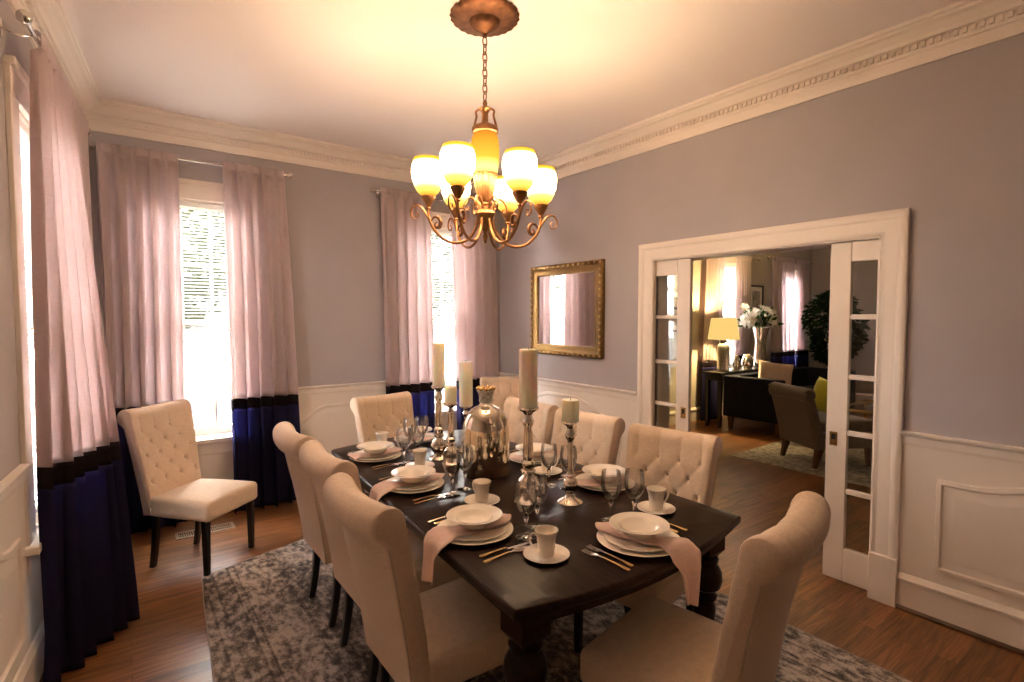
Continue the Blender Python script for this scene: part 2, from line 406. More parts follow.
for n0, n1 in ((-.02, 0), (-.2, -.07)):
    FR.box(bm, NEARY, OY0, 0, CZ, n0, n1); FR.box(bm, OY1, BY, 0, CZ, n0, n1); FR.box(bm, OY0, OY1, OZ, CZ, n0, n1)
struct('wall_right', bm, M['wall'], smooth=False)
bm = bmesh.new(); box(bm, FARX, FARX+.15, NEARY, BY+.1, 0, CZ); struct('wall_living_far', bm, M['wall2'], smooth=False)
bm = bmesh.new(); box(bm, -1.2, RX+.1, NEARY-.15, NEARY, 0, CZ); struct('wall_near', bm, M['wall'], smooth=False)
NW = Frame((0, NEARY, 0), (1, 0, 0), (0, 1, 0))
wall_holes('wall_living_near', NW, RX+.1, FARX, [], M['wall2'], .15)

def crown(name, F, s0, s1, dent=True):
    bm = bmesh.new()
    F.sweep(bm, [(0, 2.885), (.014, 2.885), (.02, 2.91), (.022, 2.94), (.03, 2.945), (.03, 2.99), (.055, 2.995), (.066, 3.012), (.095, 3.036), (.118, 3.044), (.118, 3.058), (.13, 3.062), (.13, 3.08), (0, 3.08)], s0, s1)
    if dent:
        s = s0+.02
        while s < s1-.04:
            F.box(bm, s, s+.018, 2.962, 2.988, .028, .046); s += .033
    return struct(name, bm, M['trim'], smooth=False)
crown('trim_1', FB, -.2, RX); crown('trim_2', FR, NEARY, BY); crown('trim_3', FL, 0, 6.6)
crown('trim_4', FB, RX+.2, FARX, False); crown('trim_5', FX, NEARY, BY, False)
RAIL = [(0, .895), (.012, .895), (.016, .91), (.018, .945), (.03, .95), (.036, .96), (.036, .97), (0, .97)]
BASE = [(0, 0), (.02, 0), (.02, .155), (.03, .16), (.03, .172), (.016, .195), (0, .2)]
SHOE = [(.02, 0), (.036, 0), (.035, .012), (.03, .018), (.02, .02)]
def run(name, F, prof, spans, mat=None):
    bm = bmesh.new()
    for a, b in spans: F.sweep(bm, prof, a, b)
    return struct(name, bm, mat or M['trim'], smooth=False)
def backing(name, F, spans):                               # the painted wainscot board below the rail
    bm = bmesh.new()
    for a, b in spans: F.box(bm, a, b, 0, .9, 0, .008)
    return struct(name, bm, M['trim'], smooth=False)
CW = .11
spB = [(-.17, W1[0]-CW), (W1[1]+CW, W2[0]-CW), (W2[1]+CW, RX)]
spR = [(NEARY, OY0-.13), (OY1+.14, BY)]; spL = [(0, LW[0]-CW), (LW[1]+CW, 6.5)]
run('trim_6', FB, RAIL, spB); run('trim_7', FR, RAIL, spR); run('trim_8', FL, RAIL, spL)
backing('trim_9', FB, [(-.17, RX)] and spB + [(W1[0]-CW, W1[1]+CW), (W2[0]-CW, W2[1]+CW)][:0]); backing('trim_10', FR, spR); backing('trim_11', FL, spL)
bm = bmesh.new()
for a, b in (W1, W2): FB.box(bm, a-CW, b+CW, 0, WZ0-.05, 0, .008)
struct('trim_12', bm, M['trim'], smooth=False)
bm = bmesh.new(); FL.box(bm, LW[0]-CW, LW[1]+CW, 0, WZ0-.05, 0, .008); struct('trim_13', bm, M['trim'], smooth=False)
run('baseboard_back', FB, BASE, [(-.18, RX)]); run('baseboard_right', FR, BASE, spR); run('baseboard_left', FL, BASE, [(0, 6.5)])
run('baseboard_shoe_right', FR, SHOE, spR, M['brownwood']); run('baseboard_shoe_back', FB, SHOE, [(-.15, RX-.04)], M['brownwood'])
run('baseboard_living', FB, BASE, [(RX+.2, FARX)]); run('baseboard_living_far', FX, BASE, [(NEARY, BY)])

def arch_outline(s0, s1, z0, zs, zp, off=0, n=28):
    """panel outline: square foot, cathedral-arched head"""
    pts = [(s0+off, z0+off), (s1-off, z0+off)]
    w = s1-s0
    for i in range(n+1):
        t = 1-i/n; s = s0+off+(w-2*off)*t
        u = abs(2*t-1)
        h = 1 if u < .2 else (0 if u > .86 else .5+.5*math.cos(PI*(u-.2)/.66))
        pts.append((s, zs-off+(zp-zs)*h))
    return pts
def wall_panel(name, F, s0, s1, z0, zs, zp):
    bm = bmesh.new(); loops = []
    for off, n in ((0, .008), (.004, .02), (.022, .022), (.03, .012), (.05, .012), (.075, .019), (.08, .019)):
        loops.append([F.p(s, z, n) for s, z in arch_outline(s0, s1, z0, zs, zp, off)])
    loft(bm, loops); return struct(name, bm, M['trim'])
wall_panel('trim_14', FB, 1.08, 2.06, .29, .66, .80)
wall_panel('trim_15', FR, 2.99, 4.5, .27, .72, .85)
wall_panel('trim_16', FR, -.75, .855, .26, .745, .86)
wall_panel('trim_17', FL, 1.95, 3.4, .27, .70, .85)

# ------------------------------------------------------------------ windows
def window(name, F, a, b, z0, z1, cas=CW, simple=False):
    r = sroot(name); m = M['trim']
    bm = bmesh.new()                                        # casing
    for s0, s1 in ((a-cas, a+.006), (b-.006, b+cas)):
        F.box(bm, s0, s1, z0-.03, z1, 0, .02, .003, 1)
    F.box(bm, a-cas, b+cas, z1-.006, z1+cas, 0, .022, .003, 1)
    F.box(bm, a-cas-.015, b+cas+.015, z1+cas-.004, z1+cas+.03, 0, .04, .004, 1)
    struct('window_casing', bm, m, r)
    bm = bmesh.new()
    F.box(bm, a-cas-.03, b+cas+.03, z0-.035, z0, -.1, .055, .004, 1); F.box(bm, a-cas, b+cas, z0-.13, z0-.034, 0, .018, .003, 1)
    struct('window_sill', bm, m, r)
    bm = bmesh.new()                                        # jamb liner
    F.box(bm, a, a+.02, z0, z1, -.17, 0); F.box(bm, b-.02, b, z0, z1, -.17, 0); F.box(bm, a+.02, b-.02, z1-.02, z1, -.17, 0); F.box(bm, a+.02, b-.02, z0, z0+.012, -.17, 0)
    struct('window_jamb', bm, m, r, False)
    zm = (z0+z1)/2-.02; ia, ib = a+.02, b-.02
    for q, (y0, y1, n0) in enumerate(((zm-.02, z1-.02, -.13), (z0+.012, zm+.022, -.09))):
        bm = bmesh.new(); n1 = n0+.034; w = .042
        F.box(bm, ia, ia+w, y0, y1, n0, n1); F.box(bm, ib-w, ib, y0, y1, n0, n1); F.box(bm, ia+w, ib-w, y1-.042, y1, n0, n1); F.box(bm, ia+w, ib-w, y0, y0+(.065 if q else .042), n0, n1)
        if not simple:
            for k in (1, 2):
                s = ia+w+(ib-ia-2*w)*k/3; F.box(bm, s-.009, s+.009, y0+.04, y1-.04, n0+.006, n1-.004)
            zz = (y0+y1)/2; F.box(bm, ia+w, ib-w, zz-.009, zz+.009, n0+.007, n1-.005)
        sh = struct('window_sash', bm, m, r, False)
        bm = bmesh.new(); F.box(bm, ia+w-.005, ib-w+.005, y0+.03, y1-.03, n0+.015, n0+.019); struct('window_pane', bm, M['pane'], sh, False)
    return r
window('window_1', FB, *W1, WZ0, WZ1); window('window_2', FB, *W2, WZ0, WZ1); window('window_3', FL, *LW, WZ0, WZ1)
window('window_4', FB, *W3, .75, 2.45, .08, True); window('window_5', FB, *W4, .75, 2.45, .08, True); 
def blind(F, a, b, z0, z1, label, pitch=.026, tilt=14):
    t = thing('window_blind', label, 'window blind', F.p((a+b)/2, z1, -.03), group='white slatted blinds')
    inv = Matrix.Translation(-t.location)
    def fin(nm, bm, m):
        bm.transform(inv); return obj(nm, bm, m, t, False)
    bm = bmesh.new(); F.box(bm, a+.024, b-.024, z1-.06, z1-.022, -.05, -.012, .003, 1); fin('headrail', bm, M['blind'])
    bm = bmesh.new(); F.box(bm, a+.026, b-.026, z0, z0+.016, -.043, -.018, .003, 1); fin('bottom_rail', bm, M['blind'])
    bm = bmesh.new(); z = z0+.03; c = math.cos(math.radians(tilt))*.0115; d = math.sin(math.radians(tilt))*.0115
    while z < z1-.066:
        q = [F.p(a+.026, z-d, -.03-c), F.p(b-.026, z-d, -.03-c), F.p(b-.026, z+d, -.03+c), F.p(a+.026, z+d, -.03+c)]
        vs = [bm.verts.new(p) for p in q] + [bm.verts.new(p+Vector((0, 0, .0012))) for p in q]
        for f in ((0, 1, 2, 3), (7, 6, 5, 4), (0, 4, 5, 1), (1, 5, 6, 2), (2, 6, 7, 3), (3, 7, 4, 0)): bm.faces.new([vs[i] for i in f])
        z += pitch
    fin('slat', bm, M['blind'])
    for s in (a+.14, b-.14):
        bm = bmesh.new(); tube(bm, [F.p(s, z0+.01, -.03), F.p(s, z1-.05, -.03)], .0012, 5); fin('ladder_cord', bm, M['blind'])
blind(FB, *W1, .93, WZ1, 'white slatted blind in the window behind the empty corner chair')
blind(FB, *W2, .93, WZ1, 'white slatted blind in the window behind the tall candles')
blind(FL, *LW, .66, WZ1, 'white slatted blind in the left wall window, seen edge on', tilt=30)
blind(FB, *W3, .78, 2.45, 'white slatted blind in the far room window behind the yellow lamp')

# ------------------------------------------------------------------ doorway casing and pocket doors
d = sroot('trim_18'); bm = bmesh.new()
def casing(bm, F, s0, s1, z0, z1, vert, side):
    w = .13
    prof = [(0, 0), (.0, .02), (.012, .026), (.03, .018), (.045, .022), (.09, .022), (.1, .03), (.118, .032), (.13, .028), (.13, 0)]
    return prof
PR = [(.0, .0), (0, .016), (.008, .022), (.02, .016), (.032, .016), (.04, .02), (.088, .02), (.098, .03), (.122, .033), (.135, .026), (.135, 0)]
def mitred(bm, F):
    path = [(OY0, 0, (-1, 0)), (OY0, OZ, (-1, 1)), (OY1, OZ, (1, 1)), (OY1, 0, (1, 0))]
    loops = [[F.p(s+dx*o, z+dz*o, n) for o, n in PR] for s, z, (dx, dz) in path]
    loft(bm, loops)
mitred(bm, FR); struct('door_casing', bm, M['trim'], d)
bm = bmesh.new(); mitred(bm, FR2); struct('door_casing', bm, M['trim'], d)
for s0, s1 in ((OY0-.138, OY0-.001), (OY1+.001, OY1+.138)):
    bm = bmesh.new(); FR.box(bm, s0, s1, 0, .265, .0, .04, .004, 1); struct('plinth_block', bm, M['trim'], d)
bm = bmesh.new()
for n0, n1 in ((-.022, .014), (-.214, -.067)):
    FR.box(bm, OY0-.012, OY0+.004, 0, OZ, n0, n1); FR.box(bm, OY1-.004, OY1+.012, 0, OZ, n0, n1); FR.box(bm, OY0-.012, OY1+.012, OZ-.004, OZ+.012, n0, n1)
struct('door_jamb', bm, M['trim'], d, False)
def pocket_door(name, yedge, sg):
    """sg +1: the door runs from its leading edge towards +y"""
    r = sroot(name); m = M['trim']; n0, n1 = -.062, -.026
    ys = [0, .112, .372, .40, .66, .772]
    zs = [(.208, .537), (.566, .885), (.914, 1.215), (1.244, 1.566), (1.595, 1.90)]
    def bx(bm, a, b, z0, z1, q0=n0, q1=n1, bev=0):
        a, b = sorted((yedge+sg*a, yedge+sg*b)); FR.box(bm, a, b, z0, z1, q0, q1, bev, 1)
    for a, b in ((0, .112), (.66, .772)):
        bm = bmesh.new(); bx(bm, a, b, .012, 2.015, bev=.003); struct('door_stile', bm, m, r)
    for z0, z1 in ((.012, .208), (1.90, 2.015)):
        bm = bmesh.new(); bx(bm, .112, .66, z0, z1, bev=.003); struct('door_rail', bm, m, r)
    bm = bmesh.new(); bx(bm, .372, .40, .208, 1.9, n0+.004, n1-.004)
    for (a, b), (c, e) in zip(zs, zs[1:]): bx(bm, .112, .66, b, c, n0+.004, n1-.004, .004)
    struct('door_muntin', bm, m, r)
    for z0, z1 in zs:
        for a, b in ((.112, .372), (.40, .66)):
            bm = bmesh.new(); bx(bm, a-.004, b+.004, z0-.004, z1+.004, -.046, -.042); struct('door_pane', bm, M['doorpane'], r, False)
    bm = bmesh.new()                                        # flush pull
    for a, b, z0, z1 in ((.022, .064, .815, .827), (.022, .064, .885, .897), (.022, .031, .827, .885), (.055, .064, .827, .885)): bx(bm, a, b, z0, z1, n1, n1+.003)
    h = struct('door_handle', bm, M['brass'], r, False)
    bm = bmesh.new(); bx(bm, .031, .055, .827, .885, n1+.0002, n1+.0008); struct('handle_shade_sheet', bm, M['hole'], h, False)  # flat dark sheet on the stile, painted as the shade inside the pull
    bm = bmesh.new(); bx(bm, .033, .053, .829, .85, n1+.001, n1+.0025); struct('handle_latch', bm, M['brass'], h, False)
pocket_door('door_1', 1.408, -1); pocket_door('door_2', 2.37, 1)

# ------------------------------------------------------------------ curtains
def curtain(F, top, bot, ntop, nbot, folds, seed, label, ztop=2.79, zrod=2.755, zb=(.93, .845), floor=.012, group='blush curtains with navy hems', amp=(.02, .05), mid=None):
    rnd = random.Random(seed)
    t = thing('curtain', label, 'curtain', F.p((top[0]+top[1])/2, ztop, ntop), group=group)
    inv = Matrix.Translation(-t.location)
    nu = folds*12+1
    ph = [rnd.uniform(-.9, .9) for _ in range(folds+2)]; am = [rnd.uniform(.65, 1.25) for _ in range(folds+2)]
    def lerp(a, b, x): return a+(b-a)*x
    def P(u, z):
        h = (ztop-z)/(ztop-floor); hs = h**.8
        b0, b1 = bot[0], bot[1]
        s = lerp(lerp(top[0], b0, hs), lerp(top[1], b1, hs), u)
        nb = lerp(nbot[0], nbot[1], u) if isinstance(nbot, tuple) else nbot
        n = lerp(ntop, nb, hs)
        k = u*folds; i = int(k); f = k-i; aa = lerp(am[i], am[i+1], f); pp = lerp(ph[i], ph[i+1], f)
        a = min(lerp(amp[0], amp[1], min(1, h*1.4))*aa, (n-.012)*.75)
        w = 2*PI*k+pp*h*1.6
        n += a*math.sin(w)+.25*a*math.sin(2*w+1+3*h)
        s += .35*a*math.cos(w)
        if h < .06: n += .007*math.sin(w*3+ph[0])*(1-h/.06)
        if h > .93: n += .015*math.sin(5*u*PI+seed)*(h-.93)/.07
        if z > zrod-.03 and z < zrod+.03:                   # gathered on the rod
            n = max(n, ntop+.0125+.010*(.5+.5*math.sin(w*2.0)))
        return F.p(s, z, n)
    def part(nm, z1, z0, nz, mat):
        zl = [z1+(z0-z1)*j/nz for j in range(nz+1)]
        if z1 == ztop: zl = [ztop, zrod+.026, zrod+.018, zrod+.009, zrod, zrod-.009, zrod-.018, zrod-.026]+[z for z in zl if z < zrod-.04]
        bm = bmesh.new(); grid(bm, [[P(i/(nu-1), z) for i in range(nu)] for z in zl])
        bm.transform(inv); o = obj(nm, bm, mat, t)
        md = o.modifiers.new('cloth', 'SOLIDIFY'); md.thickness = .0016; md.offset = 0
        return o
    part('upper_panel', ztop, zb[0], 44, M['pink'])
    part('contrast_band', zb[0], zb[1], 4, M['band'])
    part('lower_panel', zb[1], floor, 26, M['navy'])
    return t
def rod(F, s0, s1, z, n, label, brackets, fin=True):
    t = thing('curtain_rod', label, 'curtain rod', F.p(s0, z, n))
    inv = Matrix.Translation(-t.location)
    def fn(nm, bm, m=M['chrome'], p=t):
        bm.transform(inv); return obj(nm, bm, m, p)
    bm = bmesh.new(); tube(bm, [F.p(s0, z, n), F.p(s1, z, n)], .008, 12); fn('rod_tube', bm)
    for s, sg in ((s0, -1), (s1, 1)):
        bm = bmesh.new()
        pr = [(.008, 0), (.015, .003), (.015, .01), (.008, .014), (.01, .02), (.022, .03), (.026, .042), (.022, .055), (.01, .064), (0, .066)]
        lathe(bm, pr, 16)
        q = Vector((0, 0, 1)).rotation_difference(F.s*sg).to_matrix().to_4x4()
        bm.transform(Matrix.Translation(F.p(s, z, n)) @ q); fn('finial', bm)
    for s in brackets:
        bm = bmesh.new(); tube(bm, [F.p(s, z-.005, .004), F.p(s, z-.02, n*.6), F.p(s, z-.014, n)], .005, 8)
        F.box(bm, s-.012, s+.012, z-.04, z+.03, 0, .006); fn('bracket', bm)
rod(FB, -.09, 1.13, 2.755, .095, 'silver curtain rod over the window behind the corner chair', (-.05, 1.1))
rod(FB, 1.93, 3.27, 2.74, .095, 'silver curtain rod over the window behind the chandelier', (1.97, 3.22))
rod(FL, .56, 1.95, 2.73, .1, 'silver curtain rod on the left wall under the crown moulding', (.62, 1.86))
curtain(FB, (-.11, .37), (-.10, .36), .095, .13, 5, 3, 'blush curtain with navy hem behind the empty corner chair', group=None)
curtain(FB, (.66, 1.11), (.68, 1.21), .095, .12, 5, 5, 'blush curtain with navy hem, between corner chair window and wainscot panel', group=None, zb=(.925, .84))
curtain(FB, (1.95, 2.46), (1.99, 2.50), .095, .12, 5, 8, 'blush curtain left of the window behind the tall candles', ztop=2.775, zrod=2.74, group=None)
curtain(FB, (2.68, 3.22), (2.75, 3.29), .095, .12, 5, 11, 'blush curtain in the room corner beside the gilt mirror', ztop=2.775, zrod=2.74, group=None)
curtain(FL, (1.29, 1.80), (1.42, 1.84), .1, (.31, .085), 5, 21, 'large nearest blush and navy curtain on the left wall window', ztop=2.765, zrod=2.73, zb=(.945, .85), group=None, amp=(.022, .055))
curtain(FL, (.62, 1.27), (.62, 1.30), .1, (.12, .13), 6, 25, 'blush and navy left wall curtain tucked behind the nearest one', ztop=2.765, zrod=2.73, group=None, amp=(.02, .035))

# ------------------------------------------------------------------ rug and floor vent
t = thing('rug', 'distressed grey and beige area rug under the dining table', 'rug', (0, 0, 0))
far = [(.356, 3.634), (.74, 3.76), (1.128, 3.873), (1.7, 3.93), (2.73, 3.95)]
poly = [(.21, .15), (2.70, .15)] + far[::-1] + [(.33, 3.3), (.285, 2.55)]
bm = bmesh.new(); prism(bm, poly, .0005, .006); obj('rug_pile', bm, M['rug'], t, False)
bm = bmesh.new(); tube(bm, [(x, y, .004) for x, y in poly], .0034, 6, closed=True); obj('bound_edge', bm, M['rugedge'], t)
t = thing('floor_vent', 'bronze floor register under the window behind the corner chair', 'floor vent', (.465, 4.43, 0))
bm = bmesh.new()
for q in ((-.19, .19, -.07, -.05), (-.19, .19, .05, .07), (-.19, -.17, -.05, .05), (.17, .19, -.05, .05)): box(bm, *q, .0005, .006, .001, 1)
obj('vent_frame', bm, M['vent'], t)
bm = bmesh.new(); box(bm, -.17, .17, -.05, .05, .0005, .001); obj('vent_shade_sheet', bm, M['hole'], t, False)  # thin dark sheet on the floor, painted as the shade below the grille
bm = bmesh.new()
for i in range(24): box(bm, -.166+i*.0142, -.161+i*.0142, -.05, .05, .001, .0025)
box(bm, -.17, .17, -.003, .003, .001, .0052); obj('vent_grille', bm, M['vent'], t, False)

# ------------------------------------------------------------------ dining chair
def chair_proto():
    t = thing('dining_chair', '', 'chair')
    bm = bmesh.new()
    def taper(p):
        k = 1-.10*max(0, min(1, (.25-p.y)/.45)); return (p.x*k, p.y, p.z)
    rbox(bm, (0, .028, .392), (.230, .222, .062), .028, .014, 6, taper); obj('seat', bm, M['linen'], t)
    # backrest: closed side profile swept across, front face diamond tufted
    fr = []
    for i in range(47):
        z = .335+(.93-.335)*i/46; y = -.165-.105*((z-.3)/.63)**1.3; fr.append((y, z))
    cy, cz, r = -.328, .945, .056
    roll = [(cy+r*math.cos(a), cz+r*math.sin(a)) for a in [math.radians(8+i*13.2) for i in range(19)]]
    rear = []
    for i in range(15):
        z = .872+(.335-.872)*i/14; y = -.165-.105*((z-.3)/.63)**1.3-.075; rear.append((y, z))
    prof = fr+roll+rear; nf = len(fr); n = len(prof)
    nrm = []
    for i in range(n):
        a, b = prof[i-1], prof[(i+1) % n]
        ty, tz = b[0]-a[0], b[1]-a[1]; l = math.hypot(ty, tz); nrm.append((tz/l, -ty/l))
    px, pz = .115, .16; s0 = .545
    def tuft(x, z):
        a = x/px/1+ (z-s0)/pz; b = x/px-(z-s0)/pz
        ga = abs(math.sin(PI*(a-.5))); gb = abs(math.sin(PI*(b-.5)))
        q = (ga*gb)**.18; dim = math.exp(-(ga*ga+gb*gb)/.10)
        return .012*q-.018*dim
    top_s = s0+pz*2
    cols = 81; rows = []
    for c in range(cols):
        tt = -1+2*c/(cols-1)
        e = 1-abs(tt); edge = min(1, e/.055); inset = .014*(1-math.sqrt(max(0, 1-(1-edge)**2)))
        ring = []
        for i, (y, z) in enumerate(prof):
            w = .202+.034*max(0, min(1, (z-.33)/.6))
            tx = tt*w
            dy, dz = nrm[i]; dd = -inset
            if i < nf+8:                                     # front face and front of the roll
                m = max(0, min(1, (z-.46)/.05))*min(1, e/.14)
                if i < nf and z < top_s-.01: dd += m*tuft(tx, z)
                else:
                    g = abs(math.sin(PI*(tx/px-.5+.5+.5))) if True else 1
                    fade = max(0, 1-max(0, i-nf)/8)
                    k = max(0, min(1, (z-(top_s-.01))/.02)) if i < nf else 1
                    dd += min(1, e/.14)*((.011*g**.35-.003)*k*fade+(1-k)*tuft(tx, min(z, top_s)))
            elif i < nf+len(roll):
                g = abs(math.sin(PI*(tx/px-.5+.5+.5))); dd += -.002*(1-g)**3*(1-(i-nf-8)/11)
            cc = -.03*(1-tt*tt)*max(0, min(1, (z-.35)/.4))
            ring.append((tx, y+dy*dd+cc, z+dz*dd-.010*(1-tt*tt)*max(0, min(1, (z-.6)/.35))))
        rows.append(ring)
    bm = bmesh.new(); loft(bm, rows); bk = obj('backrest', bm, M['linen'], t)
    bme = bmesh.new(); lathe(bme, [(0, .006), (.006, .0052), (.010, .002), (.0105, 0), (.008, -.003), (0, -.003)], 10)
    first = None
    for row in range(5):
        z = s0+row*pz/2; xs = [-1.5, -.5, .5, 1.5] if row % 2 == 0 else [-1, 0, 1]
        for xk in xs:
            x = xk*px; y = -.165-.105*((z-.3)/.63)**1.3; tt = x/.25
            cc = -.03*(1-tt*tt)*max(0, min(1, (z-.35)/.4)); zz = z-.010*(1-tt*tt)*max(0, min(1, (z-.6)/.35))
            if first is None: b = first = obj('button', bme, M['button'], bk)
            else: b = first.copy(); col.objects.link(b); b.parent = bk
            b.location = (x, y-.008+cc, zz); b.rotation_euler = (-PI/2+.2, 0, 0)
    for sg in (-1, 1):                                       # piping down the outer back corners
        pts = []
        for y, z in rear:
            w = .202+.034*max(0, min(1, (z-.33)/.6)); pts.append((sg*(w-.004), y+.003, z))
        bm = bmesh.new(); tube(bm, pts, .0032, 6); obj('piping', bm, M['piping'], bk)
    def leg(x, y, dx, dy, top, wt, wb):
        bm = bmesh.new(); L = []
        for k in range(7):
            f = k/6; w = wt+(wb-wt)*f; cx = x+dx*f*f; cy_ = y+dy*f*f; z = top*(1-f)
            c = w*.25
            L.append([(cx+a*w, cy_+b*w, z) for a, b in ((-1, -.7), (-.7, -1), (.7, -1), (1, -.7), (1, .7), (.7, 1), (-.7, 1), (-1, .7))])
        loft(bm, L); return bm
    for sg in (-1, 1): obj('leg', leg(sg*.198, .205, 0, 0, .336, .021, .016), M['blackwood'], t)
    for sg in (-1, 1): obj('leg', leg(sg*.175, -.175, 0, -.035, .336, .021, .016), M['blackwood'], t)
    return t
CH = chair_proto(); RZ = .0068
first = [True]
def chair(x, y, deg, label, group=None):
    if first[0]:
        first[0] = False; CH.location = (x, y, RZ); CH.rotation_euler = (0, 0, math.radians(deg)); CH['label'] = label
        return CH
    return dup(CH, (x, y, RZ), math.radians(deg), label)
chair(.395, 3.93, 222, 'cream tufted dining chair standing alone in the corner by the floor vent')
chair(1.035, 2.83, -90, 'cream rolled-back chair on window side, farthest of three in that row')
chair(1.03, 2.29, -90, 'cream rolled-back chair in middle of the row along the window side')
chair(.96, 1.70, -90, 'large cream rolled-back chair nearest the camera on the window side of table')
chair(1.60, 3.37, 190, 'cream tufted chair at the far end of the table, below wall panel')
chair(1.92, 2.80, 92, 'cream tufted chair under the gilt mirror, just behind the mercury glass jar')
chair(1.92, 2.23, 95, 'cream tufted chair behind the short candle on the doorway side')
chair(1.93, 1.60, 100, 'cream tufted chair on the doorway side, directly before the opening')
chair(1.505, 1.065, 11, 'cream linen chair at the near end of the table, outer back towards camera').scale = (1.10, 1, 1)
chair(2.84, 3.83, 156, 'cream tufted spare chair in the far corner by curtain and mirror')

# ------------------------------------------------------------------ dining table
TN = [(.86, 1.15), (2.04, 1.165)]; TF = [(1.03, 3.27), (2.06, 3.27)]
def tabx(y):
    f = (y-1.15)/(3.27-1.15)
    if y < 2.2: l = .86+(.93-.86)*(y-1.15)/1.05
    else: l = .93+(1.03-.93)*(y-2.2)/1.07
    return l, 2.04+.02*f
def outline(y0, y1, off=0, bow0=0, bow1=0):
    pts = []; n = 20
    a0, b0 = tabx(y0); a1, b1 = tabx(y1)
    for i in range(n+1):
        f = i/n; x = a0+(b0-a0)*f; pts.append((x, y0-bow0*(1-(2*f-1)**2)+ (.0 if not bow0 else .012*f)))
    ym = (y0+y1)/2
    for y in (y0+(y1-y0)*.25, ym, y0+(y1-y0)*.75): pts.append((tabx(y)[1], y))
    for i in range(n+1):
        f = 1-i/n; x = a1+(b1-a1)*f; pts.append((x, y1+bow1*(1-(2*f-1)**2)))
    for y in (y0+(y1-y0)*.75, ym, y0+(y1-y0)*.25): pts.append((tabx(y)[0], y))
    if off:
        m = len(pts); out = []
        for i in range(m):
            a, p, b = Vector(pts[i-1]), Vector(pts[i]), Vector(pts[(i+1) % m])
            d1 = (p-a).normalized(); d2 = (b-p).normalized(); n1 = Vector((-d1.y, d1.x)); n2 = Vector((-d2.y, d2.x))
            k = (n1+n2); k = k/max(.4, k.length_squared)*2; q = p+k*off; out.append((q.x, q.y))
        pts = out
    return pts
tb = thing('dining_table', 'long espresso dining table with bowed ends and turned legs, set for dinner', 'dining table', (0, 0, 0))
segs = [(1.15, 1.62, .085, 0), (1.622, 2.05, 0, 0), (2.052, 2.62, 0, 0), (2.622, 3.27, 0, .09)]
for a, b, w0, w1 in segs:
    bm = bmesh.new(); L = []
    for off, z in ((.014, TT-.034), (.004, TT-.03), (0, TT-.022), (.0, TT-.012), (.004, TT-.004), (.010, TT)):
        o = outline(a, b, 0, w0, w1); oo = outline(a, b, off, w0, w1)
        # inner leaf joints stay butted: only offset the free edges
        q = []
        for (x, y), (xx, yy) in zip(o, oo):
            fy = yy if ((w0 and y < a+.001) or (w1 and y > b-.001)) else y
            q.append((xx, fy, z))
        L.append(q)
    loft(bm, L); obj('table_leaf', bm, M['table'], tb)
bm = bmesh.new(); L = []
for off, z in ((.05, TT-.085), (.05, TT-.06), (.036, TT-.048), (.022, TT-.044), (.018, TT-.036), (.03, TT-.0345)):
    L.append([(x, y, z) for x, y in outline(1.15, 3.27, off, .085, .09)])
loft(bm, L); obj('table_edge', bm, M['table'], tb)
for (x0, x1, y0, y1) in ((.97, 1.99, 1.215, 1.245), (1.10, 2.0, 3.17, 3.20)):
    bm = bmesh.new(); box(bm, x0, x1, y0, y1, TT-.13, TT-.0851, .003, 1); obj('apron', bm, M['table'], tb)
for x0, x1, xx0, xx1 in ((.955, .985, 1.085, 1.115), (1.96, 1.99, 1.975, 2.005)):
    bm = bmesh.new(); L = [[(x0, 1.25, z), (x1, 1.25, z), (xx1, 3.165, z), (xx0, 3.165, z)] for z in (TT-.13, TT-.0851)]; loft(bm, L); obj('apron', bm, M['table'], tb)
LEGP = [(0, .0), (.030, .0), (.036, .012), (.036, .03), (.026, .04), (.022, .05), (.028, .07), (.034, .16), (.042, .30), (.046, .36), (.040, .385), (.030, .395), (.048, .405), (.050, .418), (.036, .43), (.036, .437), (.062, .455), (.070, .485), (.066, .52), (.050, .548), (.038, .556), (.052, .562), (.054, .574), (.040, .584), (.0, .584)]
for x, y in ((.975, 1.245), (1.935, 1.255), (1.955, 3.15), (1.12, 3.15)):
    bm = bmesh.new(); lathe(bm, LEGP, 28, (x, y, RZ)); lg = obj('leg', bm, M['table'], tb)
    bm = bmesh.new(); L = []
    for h, z in ((.036, .588), (.055, .615), (.055, TT-.086)): L.append([(x+a*h, y+b*h, z) for a, b in ((-1, -1), (1, -1), (1, 1), (-1, 1))])
    loft(bm, L); obj('leg_block', bm, M['table'], lg, False)

